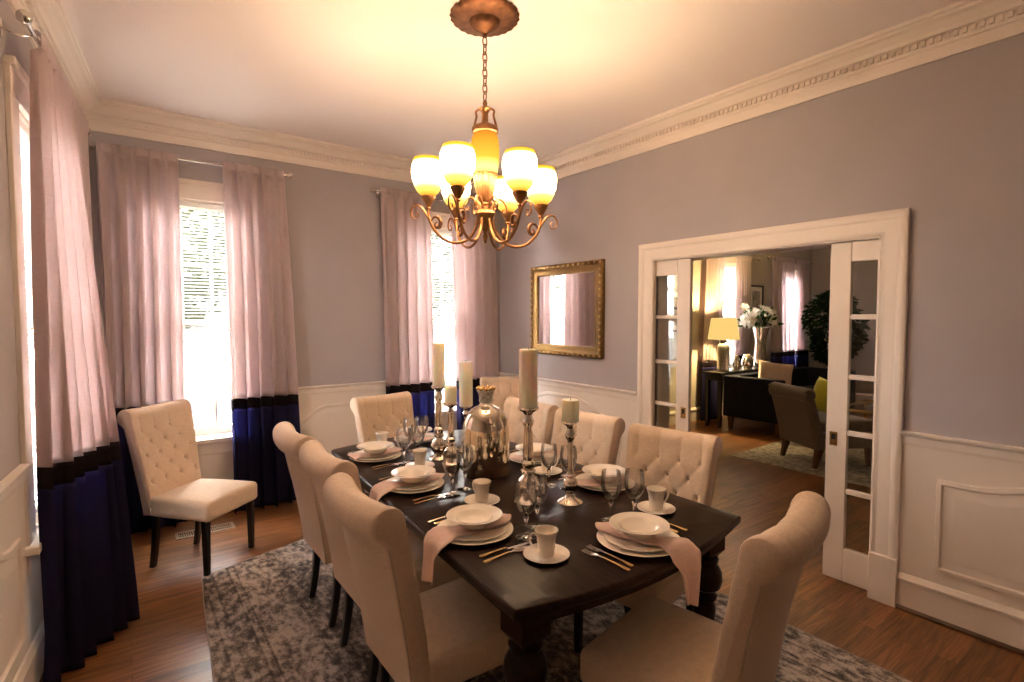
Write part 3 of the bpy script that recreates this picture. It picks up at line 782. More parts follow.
# ------------------------------------------------------------------ tableware prototypes
E0 = TT+.0006
def plate_bm(R, well, h, foot):
    bm = bmesh.new(); t_ = .004
    lathe(bm, [(0, .002), (foot*.9, .002), (foot*.95, 0), (foot, 0), (foot*1.03, .003), (well, .0045), (well+.012, h*.45), (R-.004, h-.002), (R, h), (R-.001, h+.0022), (R-.006, h+.0018), (well+.010, h*.45+t_), (well, .0085), (well*.6, .0068), (0, .0065)], 56); return bm
def bowl_bm():
    bm = bmesh.new()
    lathe(bm, [(0, .003), (.040, .003), (.043, 0), (.047, 0), (.048, .004), (.062, .012), (.071, .028), (.076, .032), (.104, .0385), (.107, .040), (.106, .0422), (.076, .0362), (.068, .032), (.058, .017), (.040, .0095), (0, .0085)], 56); return bm
def cup():
    t = thing('coffee_cup', '', 'cup')
    bm = bmesh.new()
    lathe(bm, [(0, .003), (.022, .003), (.023, 0), (.026, 0), (.0265, .003), (.027, .006), (.030, .03), (.033, .06), (.039, .080), (.0415, .0855), (.0405, .0868), (.038, .082), (.0305, .06), (.0275, .03), (.024, .010), (0, .008)], 36)
    obj('cup_body', bm, M['porcelain'], t)
    bm = bmesh.new(); tube(bm, spline([(.0315, 0, .068), (.045, 0, .076), (.058, 0, .066), (.056, 0, .046), (.042, 0, .026), (.0295, 0, .026)], 6), .0036, 8); obj('cup_handle', bm, M['porcelain'], t)
    return t
def goblet():
    t = thing('goblet', '', 'wine glass'); t.scale = (1.1, 1.1, 1.14)
    bm = bmesh.new()
    lathe(bm, [(.0045, .076), (.012, .078), (.024, .088), (.033, .105), (.0375, .125), (.0375, .145), (.0345, .166), (.033, .178), (.0322, .178), (.0337, .166), (.0365, .145), (.0365, .125), (.032, .106), (.023, .0898), (.012, .0805), (0, .0795)], 32); obj('bowl', bm, M['glass'], t)
    bm = bmesh.new(); lathe(bm, [(.0045, .076), (.0065, .070), (.0095, .063), (.0065, .056), (.0042, .046), (.004, .02), (.006, .008)], 20); obj('stem', bm, M['glassy'], t)
    bm = bmesh.new(); lathe(bm, [(.006, .008), (.016, .005), (.034, .002), (.035, .001), (.034, 0), (0, 0)], 32); obj('foot', bm, M['glassy'], t)
    return t
m, nt, out = newmat('solid_glass'); g = N(nt, 'ShaderNodeBsdfGlass'); g.inputs['IOR'].default_value = 1.45; g.inputs['Roughness'].default_value = .0
nt.links.new(g.outputs[0], out.inputs[0]); M['glassy'] = m
def ribbon(bm, P, t_):                                       # P rows of points -> thin solid strip
    top = [[Vector(p)+Vector((0, 0, t_)) for p in r] for r in P]; n = len(P); k = len(P[0])
    loops = [[Vector(p) for p in r]+top[i][::-1] for i, r in enumerate(P)]
    loft(bm, loops)
def outline_strip(bm, st, t_):                               # st: (y, halfwidth, z)
    ribbon(bm, [[(-w, y, z), (-w*.4, y, z-.0004), (w*.4, y, z-.0004), (w, y, z)] for y, w, z in st], t_)
HAND = [(-.095, .0060, .001), (-.09, .0085, .001), (-.075, .0078, .0015), (-.055, .0055, .003), (-.03, .0042, .004), (0, .0036, .005), (.015, .0034, .005)]
def cutlery(kind):
    t = thing(kind, '', kind)
    bm = bmesh.new(); outline_strip(bm, HAND, .0028); obj('handle', bm, M['goldcut'], t)
    bm = bmesh.new()
    if kind == 'spoon':
        outline_strip(bm, [(.0155, .0034, .005), (.03, .004, .0045), (.038, .010, .004), (.05, .0175, .0022), (.062, .0205, .001), (.076, .0195, .001), (.088, .013, .0022), (.095, .004, .0035)], .0018); nm = 'spoon_bowl'
        for v in bm.verts:                                   # dish the bowl
            if v.co.y > .036:
                f = max(0, 1-((v.co.y-.066)/.03)**2); v.co.z += .003*f*(abs(v.co.x)/.02)**2
    elif kind == 'fork':
        outline_strip(bm, [(.0155, .0034, .005), (.035, .0042, .005), (.044, .009, .004), (.054, .0118, .002), (.062, .012, .0015)], .002); nm = 'fork_head'
        for k in range(4):
            x = (k-1.5)*.0066; P = [(y, w, z) for y, w, z in ((.0615, .0022, .0015), (.08, .0018, .001), (.095, .0014, .002), (.102, .0008, .004))]
            ribbon(bm, [[(x-w, y, z), (x-w*.3, y, z), (x+w*.3, y, z), (x+w, y, z)] for y, w, z in P], .0016)
    else:
        ribbon(bm, [[(-.0035, y, .002), (-.001, y, .0015), (w*.5, y, .0015), (w, y, .002)] for y, w in ((.0155, .0036), (.022, .0075), (.06, .0105), (.10, .0115), (.118, .009), (.128, .001))], .0014); nm = 'knife_blade'
    obj(nm, bm, M['steel'], t); return t
PROTO = {}
def use(key, maker, loc, rz, label, group=None):
    if key not in PROTO:
        o = PROTO[key] = maker(); o.location = loc; o.rotation_euler = (0, 0, rz); o['label'] = label
        return o
    return dup(PROTO[key], loc, rz, label)
def simple(key, name, cat, maker, mat, loc, rz, label):
    if key not in PROTO:
        o = PROTO[key] = obj(name, maker(), mat); tag(o, label, cat)
    else:
        o = PROTO[key].copy(); col.objects.link(o); o['label'] = label
    o.location = loc; o.rotation_euler = (0, 0, rz); return o
def napkin(cx, cy, ang, edge, hang, seed, label, drop=.13, skew=0.0, w=.070, tp=1.0):
    """ribbon of folded cloth: tip inwards, over the plates, down over the table edge. local +y is inwards"""
    rnd = random.Random(seed)
    st = [(.168, .008, .0335), (.15, .030, .035), (.12, w*.8, .036), (.085, w*.8, .0325), (.05, w*.7, .0270), (.0, w*.6, .0262), (-.05, w*.7, .0270), (-.085, w*.75, .0325), (-.118, w*.9, .0365), (-.134, w, .034)]
    if hang:
        st += [(-(edge-.008)*.5-.067-.006, w, .027), (-edge-.006, w*1.02, .013), (-edge-.016, w*1.03, -.004), (-edge-.022, w*(1.05*.5+.525*tp), -.04), (-edge-.026, w*(.3+.78*tp), -.08), (-edge-.030, w*1.1*tp, -drop)]
    else: st += [(-.143, w*.95, .0285)]
    P = []; nu = 9; cs = spline([(y, ww, z) for y, ww, z in st], 4)
    for k, q in enumerate(cs):
        y, ww, z = q; row = []
        for i in range(nu):
            u = -1+2*i/(nu-1); hg = max(0, min(1, (.02-z)/.06))
            yy = y+.008*hg*math.sin(u*4+seed)-.004*hg
            row.append((u*ww-skew*y, yy-(.014*u*hg if hang else 0), z+(.002*math.cos(3*u) if z > .025 else 0)+(.024*u*hg if tp == 1 else 0)))
        P.append(row)
    bm = bmesh.new(); grid(bm, P)
    o = obj('napkin', bm, M['napkin']); md = o.modifiers.new('cloth', 'SOLIDIFY'); md.thickness = .0016; md.offset = 0
    o.location = (cx, cy, E0); o.rotation_euler = (0, 0, ang); tag(o, label, 'napkin'); return o
def setting(cx, cy, deg, where, edge, hang, seed, forks=(-.2, 0), knives=(.185, 0), skew=0.0, drop=.13, bowl=True, cut=True, tp=1.0):
    a = math.radians(deg)
    def L(x, y): return (cx+x*math.cos(a)-y*math.sin(a), cy+x*math.sin(a)+y*math.cos(a))
    simple('dinner', 'dinner_plate', 'plate', lambda: plate_bm(.148, .100, .018, .085), M['porcelain'], (cx, cy, E0), a, 'widest white plate, bottom of the stack '+where).scale = (1.03, 1.03, 1) if where == AT['N'] else (1, 1, 1)
    simple('salad', 'salad_plate', 'plate', lambda: plate_bm(.127, .082, .016, .068), M['porcelain'], (cx, cy, E0+.0095), a, 'middle-sized white plate in the stack '+where)
    simple('bowl', 'soup_bowl', 'bowl', bowl_bm, M['porcelain'], (cx, cy, E0+.0335), a, 'rimmed white bowl on top of the plates '+where)
    napkin(cx, cy, a, edge, hang, seed, 'folded blush napkin under the bowl '+where, drop, skew, tp=tp)
    if not cut: return
    if forks:
        fx, fy = forks
        for k, (dx, nm, dr) in enumerate(((0, 'outer fork, away from the plate,', .04), (.034, 'inner fork, beside the plate,', 0))):
            x, y = L(fx+dx, fy+.012*k); use('fork', lambda: cutlery('fork'), (x, y, E0), a+dr, nm+' '+where)
    if knives:
        kx, ky = knives
        x, y = L(kx, ky); use('knife', lambda: cutlery('table_knife'), (x, y, E0), a-.03, 'table knife beside the plate '+where)
        x, y = L(kx+.036, ky-.012); use('spoon', lambda: cutlery('spoon'), (x, y, E0), a+.05, 'gold-handled spoon '+where)
AT = {'L3': 'at the nearest window-side chair', 'L2': 'at the middle window-side chair', 'L1': 'at the farthest window-side chair',
      'C': 'at the far end of the table', 'R3': 'opposite the tall ivory candle', 'R4': 'before the chair facing the doorway', 'N': 'at the near end of the table'}
setting(1.058, 1.665, -90, AT['L3'], 1.058-.894, True, 1)
setting(1.118, 2.305, -90, AT['L2'], 1.118-.942, True, 2, drop=.10)
setting(1.172, 2.91, -90, AT['L1'], 1.172-.995, False, 3)
setting(1.56, 3.17, 180, AT['C'], .18, False, 4)
setting(1.885, 2.33, 90, AT['R3'], .165, False, 6, forks=(-.21, 0))
setting(1.875, 1.775, 90, AT['R4'], .165, False, 7, forks=None)
setting(1.49, 1.236, 2, AT['N'], .153, True, 8, skew=.25, drop=.165, tp=.16, forks=(-.20, -.02), knives=(.19, .06))
def cupset(x, y, hdeg, where):
    simple('saucer', 'saucer', 'saucer', lambda: plate_bm(.080, .045, .013, .042), M['porcelain'], (x, y, E0), 0, 'small white saucer '+where)
    use('cup', cup, (x, y, E0+.0088), math.radians(hdeg), 'white coffee cup '+where)
cupset(1.149, 1.352, 150, 'near the front left table corner, at the nearest window-side place')
cupset(1.264, 1.927, 100, 'before the mercury jar, at the middle window-side place')
cupset(1.291, 2.583, 80, 'at the farthest window-side place')
cupset(1.30, 3.12, 60, 'at the far end of the table')
cupset(1.803, 1.406, -20, 'near the front right table corner beside two goblets')
cupset(1.783, 2.094, -25, 'between the tall ivory candle and the short candle')
for x, y, l in [(1.568, 1.445, 'goblet behind the near end place setting, farther from the coffee cup'), (1.647, 1.393, 'goblet behind the near end place setting, touching distance from the cup'),
                (1.195, 1.523, 'goblet at the nearest window-side place, closer to the camera of its pair'), (1.287, 1.571, 'goblet right before the tall ivory candlestick foot'),
                (1.204, 2.087, 'goblet before the jar, left one of that pair'), (1.30, 2.13, 'goblet before the jar, right one of that pair'),
                (1.247, 2.691, 'goblet at the farthest window-side place, nearer to the plate'), (1.345, 2.72, 'goblet beside the foot of the slender candlestick'),
                (1.40, 2.93, 'goblet at the far end place, nearer to the cup'), (1.49, 2.95, 'goblet at the far end place, straight behind the slender candlestick'),
                (1.70, 1.84, 'goblet close behind the short candle on the doorway side'), (1.655, 1.93, 'goblet between short candle and coffee cup on doorway side'),
                (1.74, 2.52, 'goblet seen just past the right side of the mercury jar')]:
    use('goblet', goblet, (x, y, E0), random.Random(l).random()*6, l)

# ------------------------------------------------------------------ candlesticks, candles, jar
def candlestick(x, y, ztop, rs, label, style=0):
    t = thing('candlestick', label, 'candlestick', (x, y, E0)); H = ztop-E0
    if style == 0:   # tall turned baluster on a big bulb
        pf = [(0, 0), (.062, 0), (.062, .006), (.056, .012), (.040, .02), (.030, .028), (.040, .04), (.052, .06), (.052, .078), (.040, .098), (.026, .11), (.024, .116)]
        ps = [(.024, .116), (.034, .122), (.034, .130), (.024, .136), (.032, .150), (.032, .160), (.021, .17), (.023, .18), (.0235, .2), (.019, .27), (.017, .30), (.024, .318), (.026, .328), (.018, .342), (.016, .352)]
        pc = [(.016, .352), (.024, .362), (.040, .37), (.047, .376), (.047, .382), (.044, .384), (0, .384)]
        k = H/.384
    else:
        pf = [(0, 0), (.056, 0), (.056, .006), (.048, .012), (.030, .02), (.020, .03), (.017, .04)]
        ps = [(.017, .04), (.030, .055), (.036, .075), (.028, .095), (.016, .104), (.024, .110), (.016, .118), (.0125, .14), (.0115, .235), (.013, .245), (.022, .256), (.024, .268), (.016, .282), (.014, .292)]
        pc = [(.014, .292), (.018, .30), (.034, .308), (.041, .313), (.041, .319), (.038, .321), (0, .321)]
        k = H/.321
    for nm, p in (('foot', pf), ('stem', ps), ('cup', pc)):
        bm = bmesh.new(); lathe(bm, [(r*rs, z*k) for r, z in p], 32); obj(nm, bm, M['mercury'], t)
    return t
def candle(x, y, z, r, h, label):
    t = thing('candle', label, 'candle', (x, y, z+.0008))
    bm = bmesh.new(); lathe(bm, [(0, 0), (r, 0), (r, h-.006), (r-.001, h-.002), (r-.004, h), (r*.75, h-.0015), (r*.3, h-.004), (0, h-.005)], 36); obj('wax', bm, M['wax'], t)
    bm = bmesh.new(); tube(bm, [(0, 0, h-.0055), (.001, 0, h+.004), (.003, .001, h+.009)], .0012, 6); obj('wick', bm, M['wick'], t)
for x, y, zc, rs, r, h, cl, st in [
    (1.459, 2.675, 1.187, .9, .034, .243, 'slender cream pillar candle, leftmost and tallest of the left candle trio', 0),
    (1.464, 2.547, 1.105, .82, .034, .090, 'short stubby candle between the two taller left candles', 0),
    (1.676, 2.73, 1.04, .85, .041, .268, 'cream pillar candle just left of and behind the mercury jar', 1),
    (1.432, 1.811, 1.186, 1.0, .041, .253, 'thick tall ivory candle, right of the mercury jar', 0),
    (1.573, 1.691, 1.126, 1.0, .0375, .093, 'short ivory candle on the doorway side of the tall one', 1)]:
    candlestick(x, y, zc, rs, 'mercury glass candlestick holding the '+cl.split(',')[0], st)
    candle(x, y, zc, r, h, cl)
t = thing('mercury_jar', 'large mercury glass cloche jar with crown stopper among the candles', 'jar', (1.515, 2.271, E0))
bm = bmesh.new(); lathe(bm, [(0, .004), (.10, .004), (.112, 0), (.119, .004), (.122, .012), (.122, .20), (.120, .235), (.112, .270), (.098, .298), (.078, .318), (.056, .330), (.040, .336), (.034, .341), (.031, .346), (.030, .352), (.0, .352)], 56); obj('jar_body', bm, M['jar'], t)
bm = bmesh.new(); lathe(bm, [(0, .3525), (.032, .3525), (.036, .36), (.034, .37), (.036, .385), (.042, .40), (.047, .41), (.045, .414), (.0, .416)], 32); st_ = obj('stopper', bm, M['silverlamp'], t)
for i in range(9):
    a = 2*PI*i/9; bm = bmesh.new(); bmesh.ops.create_icosphere(bm, subdivisions=2, radius=.012, matrix=Matrix.Translation((.039*math.cos(a), .039*math.sin(a), .42)))
    obj('stopper_bead', bm, M['brass'], st_)
t.scale = (1, 1, 1.07)

# ------------------------------------------------------------------ gilt mirror
MY0, MY1, MZ0, MZ1 = 3.20, 4.19, 1.214, 2.08
t = thing('wall_mirror', 'gilt-framed rectangular mirror hanging between curtain and doorway', 'mirror', (RX, (MY0+MY1)/2, (MZ0+MZ1)/2))
inv = Matrix.Translation(-t.location)
bm = bmesh.new(); loops = []
for off, n in ((0, .003), (0, .03), (.012, .042), (.032, .042), (.04, .034), (.075, .026), (.085, .030), (.097, .026), (.103, .014), (.103, .009)):
    loops.append([FR.p(s, z, n) for s, z in ((MY0+off, MZ0+off), (MY1-off, MZ0+off), (MY1-off, MZ1-off), (MY0+off, MZ1-off))])
loft(bm, loops, False); bm.transform(inv); fr_ = obj('frame', bm, M['goldframe'], t)
bm = bmesh.new(); FR.box(bm, MY0+.09, MY1-.09, MZ0+.09, MZ1-.09, .004, .012); bm.transform(inv); obj('mirror_glass', bm, M['mirror'], t, False)
bdm = bmesh.new(); bmesh.ops.create_icosphere(bdm, subdivisions=2, radius=.012)
bd0 = [None]
def bead(s, z):
    if bd0[0] is None: o = bd0[0] = obj('bead', bdm, M['gilthi'], fr_)
    else: o = bd0[0].copy(); col.objects.link(o); o.parent = fr_
    o.location = FR.p(s, z, .041)-t.location
k = 14
for i in range(k+1):
    s = MY0+.022+(MY1-MY0-.044)*i/k; bead(s, MZ0+.022); bead(s, MZ1-.022)
for i in range(1, k):
    z = MZ0+.022+(MZ1-MZ0-.044)*i/k; bead(MY0+.022, z); bead(MY1-.022, z)

# ------------------------------------------------------------------ chandelier
CXY = (1.5, 2.25)
ch = thing('chandelier', 'bronze six-arm chandelier with glowing amber glass shades over the table', 'chandelier', (CXY[0], CXY[1], CZ), math.radians(0))
def cz(z): return z-CZ
bm = bmesh.new(); lathe(bm, [(0, cz(3.079)), (.168, cz(3.079)), (.172, cz(3.07)), (.160, cz(3.058)), (.150, cz(3.056)), (.10, cz(3.046)), (.078, cz(3.048)), (.072, cz(3.04))], 96, flute=.022, nfl=24)
can = obj('ceiling_canopy', bm, M['canopy'], ch)
bm = bmesh.new(); lathe(bm, [(.074, cz(3.041)), (.070, cz(3.03)), (.05, cz(3.012)), (.022, cz(2.998)), (.012, cz(2.99)), (.012, cz(2.975)), (0, cz(2.972))], 32); obj('canopy_dome', bm, M['canopy'], can)
zt, zb_ = 2.972, 2.665; nl = 8; pl_ = (zt-zb_)/nl
for i in range(nl):
    z = zt-pl_*(i+.5); bm = bmesh.new(); pts = []
    for k in range(16):
        a = 2*PI*k/16; x = .012*math.cos(a); zz = .0262*math.sin(a)
        pts.append((x, 0, zz) if i % 2 == 0 else (0, x, zz))
    tube(bm, pts, .0031, 6, closed=True)
    o = obj('chain_link', bm, M['canopy'], ch); o.location = (0, 0, cz(z))
tilt = bpy.data.objects
bm = bmesh.new(); lathe(bm, [(0, cz(2.665)), (.008, cz(2.665)), (.012, cz(2.65)), (.010, cz(2.635)), (.028, cz(2.628)), (.030, cz(2.62)), (.022, cz(2.612)), (.016, cz(2.60)), (.016, cz(2.56)), (.03, cz(2.545)), (.058, cz(2.535)), (.066, cz(2.527)), (.066, cz(2.506)), (.06, cz(2.50)), (0, cz(2.50))], 32)
cap = obj('body_cap', bm, M['bronze'], ch)
for i in range(4):
    a = PI/4+i*PI/2; bm = bmesh.new()
    tube(bm, spline([(.026*math.cos(a), .026*math.sin(a), cz(2.625)), (.046*math.cos(a), .046*math.sin(a), cz(2.612)), (.044*math.cos(a), .044*math.sin(a), cz(2.585)), (.058*math.cos(a), .058*math.sin(a), cz(2.534))], 6), .0055, 8); obj('cap_scroll', bm, M['bronze'], cap)
bm = bmesh.new(); lathe(bm, [(.056, cz(2.50)), (.066, cz(2.475)), (.071, cz(2.43)), (.071, cz(2.385)), (.066, cz(2.34)), (.060, cz(2.30)), (.052, cz(2.25)), (.040, cz(2.20)), (.028, cz(2.165))], 72, flute=.02, nfl=24); obj('amber_urn', bm, M['urn'], ch)
bm = bmesh.new(); lathe(bm, [(.0615, cz(2.302)), (.063, cz(2.298)), (.054, cz(2.25)), (.042, cz(2.20)), (.030, cz(2.163)), (0, cz(2.16))], 72, flute=.03, nfl=24); obj('urn_cup', bm, M['bronze'], ch)
bm = bmesh.new(); lathe(bm, [(.018, cz(2.165)), (.022, cz(2.15)), (.016, cz(2.14)), (.022, cz(2.125)), (.048, cz(2.115)), (.052, cz(2.10)), (.044, cz(2.085)), (.040, cz(2.07)), (.034, cz(2.05)), (.022, cz(2.035)), (.012, cz(2.02)), (.010, cz(2.0)), (.014, cz(1.99)), (.010, cz(1.972)), (.004, cz(1.955)), (0, cz(1.952))], 32, flute=.0, nfl=8); obj('hub', bm, M['bronze'], ch)
SH = [(.018, 0), (.036, .005), (.054, .022), (.067, .048), (.076, .08), (.0805, .11), (.080, .14), (.0755, .163), (.0715, .176), (.071, .183), (.069, .183), (.070, .175), (.074, .162), (.0785, .139), (.079, .11), (.0745, .081), (.0655, .049), (.052, .024), (.035, .008), (0, .006)]
arm_parts = None
ANG0 = math.degrees(math.atan2(-.596, .803))   # image-right direction
def arm_set(i):
    a = math.radians(ANG0+7+60*i)
    # a slight sag of the hanging arms towards the doorway side
    lean = -.016*math.cos(math.radians(7+60*i))
    def R(r, z, w=0):
        r *= .92; return (r*math.cos(a)-w*math.sin(a), r*math.sin(a)+w*math.cos(a), cz(z)+lean*r/.31)
    bm = bmesh.new(); p = spline([R(.040, 2.075), R(.055, 2.02), (R(.10, 1.965)), R(.17, 1.945), R(.235, 1.965), R(.285, 2.015), R(.308, 2.07), R(.31, 2.115)], 7)
    tube(bm, p, [.0085-.002*k/len(p) for k in range(len(p))], 10); arm = obj('arm', bm, M['bronze'], ch)
    sp = [R(.296, 2.035)]
    sp += [R(.325, 2.085), R(.355, 2.115), R(.385, 2.115), R(.402, 2.09), R(.398, 2.062), R(.376, 2.052), R(.364, 2.066), R(.370, 2.082), R(.380, 2.08)]
    sp = spline(sp, 6); bm = bmesh.new(); tube(bm, sp, [.006-.003*k/len(sp) for k in range(len(sp))], 8); obj('scroll', bm, M['bronze'], arm)
    sp = spline([R(.03, 2.10), R(.042, 2.15), R(.075, 2.178), R(.105, 2.165), R(.118, 2.135), R(.108, 2.112), R(.095, 2.118), R(.098, 2.13)], 6)
    bm = bmesh.new(); tube(bm, sp, [.007-.0035*k/len(sp) for k in range(len(sp))], 8); obj('upper_scroll', bm, M['bronze'], arm)
    sp = spline([R(.300, 2.035), R(.280, 2.065), R(.256, 2.066), R(.243, 2.045), R(.250, 2.020), R(.268, 2.018), R(.272, 2.034), R(.262, 2.042)], 6)
    bm = bmesh.new(); tube(bm, sp, [.0035+.0065*math.sin(PI*k/(len(sp)-1))**1.5 for k in range(len(sp))], 8); obj('leaf_ornament', bm, M['canopy'], arm)
    c = R(.31, 0); zz = c[2]-0
    bm = bmesh.new(); q = R(.31, 2.10); lathe(bm, [(.007, 0), (.014, .006), (.010, .014), (.016, .024), (.026, .04), (.034, .055), (.036, .066), (.030, .07), (0, .07)], 24, q); obj('shade_cup', bm, M['bronze'], arm)
    bm = bmesh.new(); lathe(bm, SH, 40); s = obj('lamp_shade', bm, M['shade'], ch); s.location = R(.31, 2.168)
    return s.location.copy()
spots = [arm_set(i) for i in range(6)]
LP = []
for i, p in enumerate(spots):
    l = bpy.data.lights.new('chandelier_light', 'POINT'); l.energy = .2; l.color = (1, .56, .34); l.shadow_soft_size = .03
    o = bpy.data.objects.new('chandelier_light', l); col.objects.link(o); o.location = (CXY[0]+p.x, CXY[1]+p.y, CZ+p.z+.15); LP.append(l)

# ------------------------------------------------------------------ living room beyond the doorway
rod(FB, 7.12, 8.6, 2.545, .09, 'curtain rod over the far room window behind the lamp', (7.2, 8.5))
rod(FB, 8.98, 10.45, 2.60, .09, 'curtain rod over the far room window beside the ficus', (9.1, 10.35))
G = None
curtain(FB, (7.12, 7.62), (7.02, 7.5), .09, .13, 6, 31, 'far room curtain just left of the lamp, lit golden', ztop=2.575, zrod=2.545, zb=(.90, .82), group=G)
curtain(FB, (7.93, 8.38), (7.93, 8.38), .09, .09, 6, 33, 'far room curtain between the lamp and the framed picture', ztop=2.575, zrod=2.545, zb=(.95, .87), group=G, amp=(.015, .025))
curtain(FB, (9.05, 9.84), (9.12, 9.90), .09, .12, 6, 35, 'far room curtain right behind the white flowers', ztop=2.63, zrod=2.60, zb=(.96, .88), group=G)
curtain(FB, (9.9, 10.42), (9.9, 10.4), .09, .12, 6, 37, 'far room curtain beside the ficus tree', ztop=2.63, zrod=2.60, zb=(.96, .88), group=G)
def picture(s0, s1, z0, z1, label):
    t = thing('framed_picture', label, 'picture', FB.p((s0+s1)/2, (z0+z1)/2, 0)); inv = Matrix.Translation(-t.location)
    bm = bmesh.new(); w = .03; loops = []
    for off, n in ((0, .002), (0, .025), (.01, .03), (.028, .022), (.03, .012)):
        loops.append([FB.p(s, z, n) for s, z in ((s0+off, z0+off), (s1-off, z0+off), (s1-off, z1-off), (s0+off, z1-off))])
    loft(bm, loops, False); bm.transform(inv); obj('frame', bm, M['frame'], t, False)
    bm = bmesh.new(); FB.box(bm, s0+.02, s1-.02, z0+.02, z1-.02, .003, .012); bm.transform(inv); obj('mat_board', bm, M['mat'], t, False)
    bm = bmesh.new(); k = .22; FB.box(bm, s0+.09, s1-.09, z0+.1, z1-.1, .0122, .0135); bm.transform(inv); obj('print', bm, M['photo'], t, False)
picture(8.50, 8.93, 1.62, 2.12, 'black-framed picture between the far room curtains above the flowers')
picture(6.30, 6.75, 1.84, 2.34, 'upper black-framed picture seen through the left pocket door glass')
picture(6.28, 6.66, 1.36, 1.72, 'lower black-framed picture seen through the left pocket door glass')
# console table
t = thing('console_table', 'dark console table behind the navy sofa, holding lamp and vase', 'console table', (7.55, 4.335, 0))
bm = bmesh.new(); box(bm, -.80, .80, -.15, .15, .765, .795, .004, 2); obj('table_top', bm, M['blackwood'], t)
bm = bmesh.new(); box(bm, -.74, .74, -.12, .12, .67, .7648, .003, 1); obj('apron', bm, M['blackwood'], t)
for x in (-.72, .72):
    for y in (-.10, .10):
        bm = bmesh.new(); loft(bm, [[(x+a*h, y+b*h, z) for a, b in ((-1, -1), (1, -1), (1, 1), (-1, 1))] for h, z in ((.028, .6699), (.018, .001))]); obj('leg', bm, M['blackwood'], t, False)
t = thing('table_lamp', 'mosaic silver lamp with glowing yellow drum shade on the console', 'lamp', (7.05, 4.335, .7956))
bm = bmesh.new(); lathe(bm, [(0, 0), (.085, 0), (.085, .015), (.075, .02), (.085, .03), (.088, .18), (.085, .36), (.07, .385), (.03, .40), (.02, .405), (0, .405)], 32); obj('lamp_base', bm, M['silverlamp'], t)
bm = bmesh.new(); lathe(bm, [(.012, .405), (.05, .41), (.05, .45), (.02, .455), (.012, .52), (0, .52)], 20); obj('lamp_neck', bm, M['chrome'], t)
bm = bmesh.new(); lathe(bm, [(.22, .46), (.175, .77), (.172, .77), (.217, .46)], 40); obj('lamp_shade', bm, M['lampshade'], t)
bm = bmesh.new(); lathe(bm, [(.0, .5205), (.02, .5205), (.03, .56), (.02, .6), (0, .61)], 16); obj('light_bulb', bm, M['bulb'], t)
l = bpy.data.lights.new('lamp_light', 'POINT'); l.energy = 36; l.color = (1, .68, .28); l.shadow_soft_size = .06
o = bpy.data.objects.new('lamp_light', l); col.objects.link(o); o.location = (7.05, 4.335, 1.46); lamp_l = l
for x, y, s, lb in ((7.38, 4.32, 1.0, 'small slim mercury votive beside the lamp on the console'), (7.68, 4.32, 1.05, 'squat mercury votive beside the tall flower vase')):
    o_bm = bmesh.new(); w = .05 if x < 7.5 else .085; lathe(o_bm, [(0, 0), (w*.8, 0), (w, .05), (w, .12), (w*.7, .19), (w*.45, .215), (w*.4, .21), (w*.6, .18), (w*.85, .12), (w*.8, .02), (0, .015)], 24)
    o = obj('votive_holder', o_bm, M['jar']); o.location = (x, y, .7956); tag(o, lb, 'candle holder')
t = thing('flower_vase', 'tall flared silver vase on the console, full of white lilies', 'vase', (8.07, 4.335, .7956))
bm = bmesh.new(); lathe(bm, [(0, 0), (.12, 0), (.125, .02), (.105, .12), (.085, .3), (.09, .44), (.12, .58), (.135, .62), (.128, .62), (.112, .575), (.08, .44), (.075, .3), (0, .05)], 32); obj('vase_body', bm, M['mercury'], t)
t = thing('lily_bouquet', 'bouquet of white lilies with green leaves standing in the silver vase', 'flowers', (8.07, 4.335, 1.19)); t.scale = (.85, .76, .85)
rnd = random.Random(4)
def flower_bm(c, d, s):
    bm = bmesh.new(); d = Vector(d).normalized(); q = Vector((0, 0, 1)).rotation_difference(d).to_matrix()
    for k in range(6):
        a = 2*PI*k/6+(.5 if k % 2 else 0)*.2; P = []
        for j in range(6):
            f = j/5; r = s*(.1+.95*f**.9); z = s*(.75*f-.55*f**3); w = s*.30*math.sin(PI*min(.97, f*.9+.08))
            row = []
            for e in (-1, 0, 1):
                v = Vector((r*math.cos(a)-e*w*math.sin(a), r*math.sin(a)+e*w*math.cos(a), z+(.10*s if e else 0)))
                row.append(q @ v+Vector(c))
            P.append(row)
        grid(bm, P)
    return bm
fl_spots = []
for k in range(20):
    th = rnd.uniform(0, 2*PI); ph = rnd.uniform(-.1, 1.35); R_ = rnd.uniform(.24, .33)
    d_ = Vector((math.cos(th)*math.cos(ph)*1.25, math.sin(th)*math.cos(ph)*.7, math.sin(ph)*.8)); c_ = d_*R_+Vector((0, 0, .33))
    obj('lily_bloom', flower_bm(c_, d_+Vector((-.3, -.35, .1)), rnd.uniform(.12, .15)), M['petal'], t)
for (c_, sz) in (((-.55, 0, .62), .09), ((-.48, .05, .42), .085), ((.5, 0, .55), .05)):
    obj('lily_bloom', flower_bm(c_, (c_[0], -.4, .5), sz), M['petal'], t)
    bm = bmesh.new(); tube(bm, spline([(0, 0, .1), (c_[0]*.15, 0, .3), (c_[0]*.6, 0, .42), (c_[0], c_[1], c_[2])], 5), .006, 6); obj('flower_stem', bm, M['leaf'], t)
bm = bmesh.new()
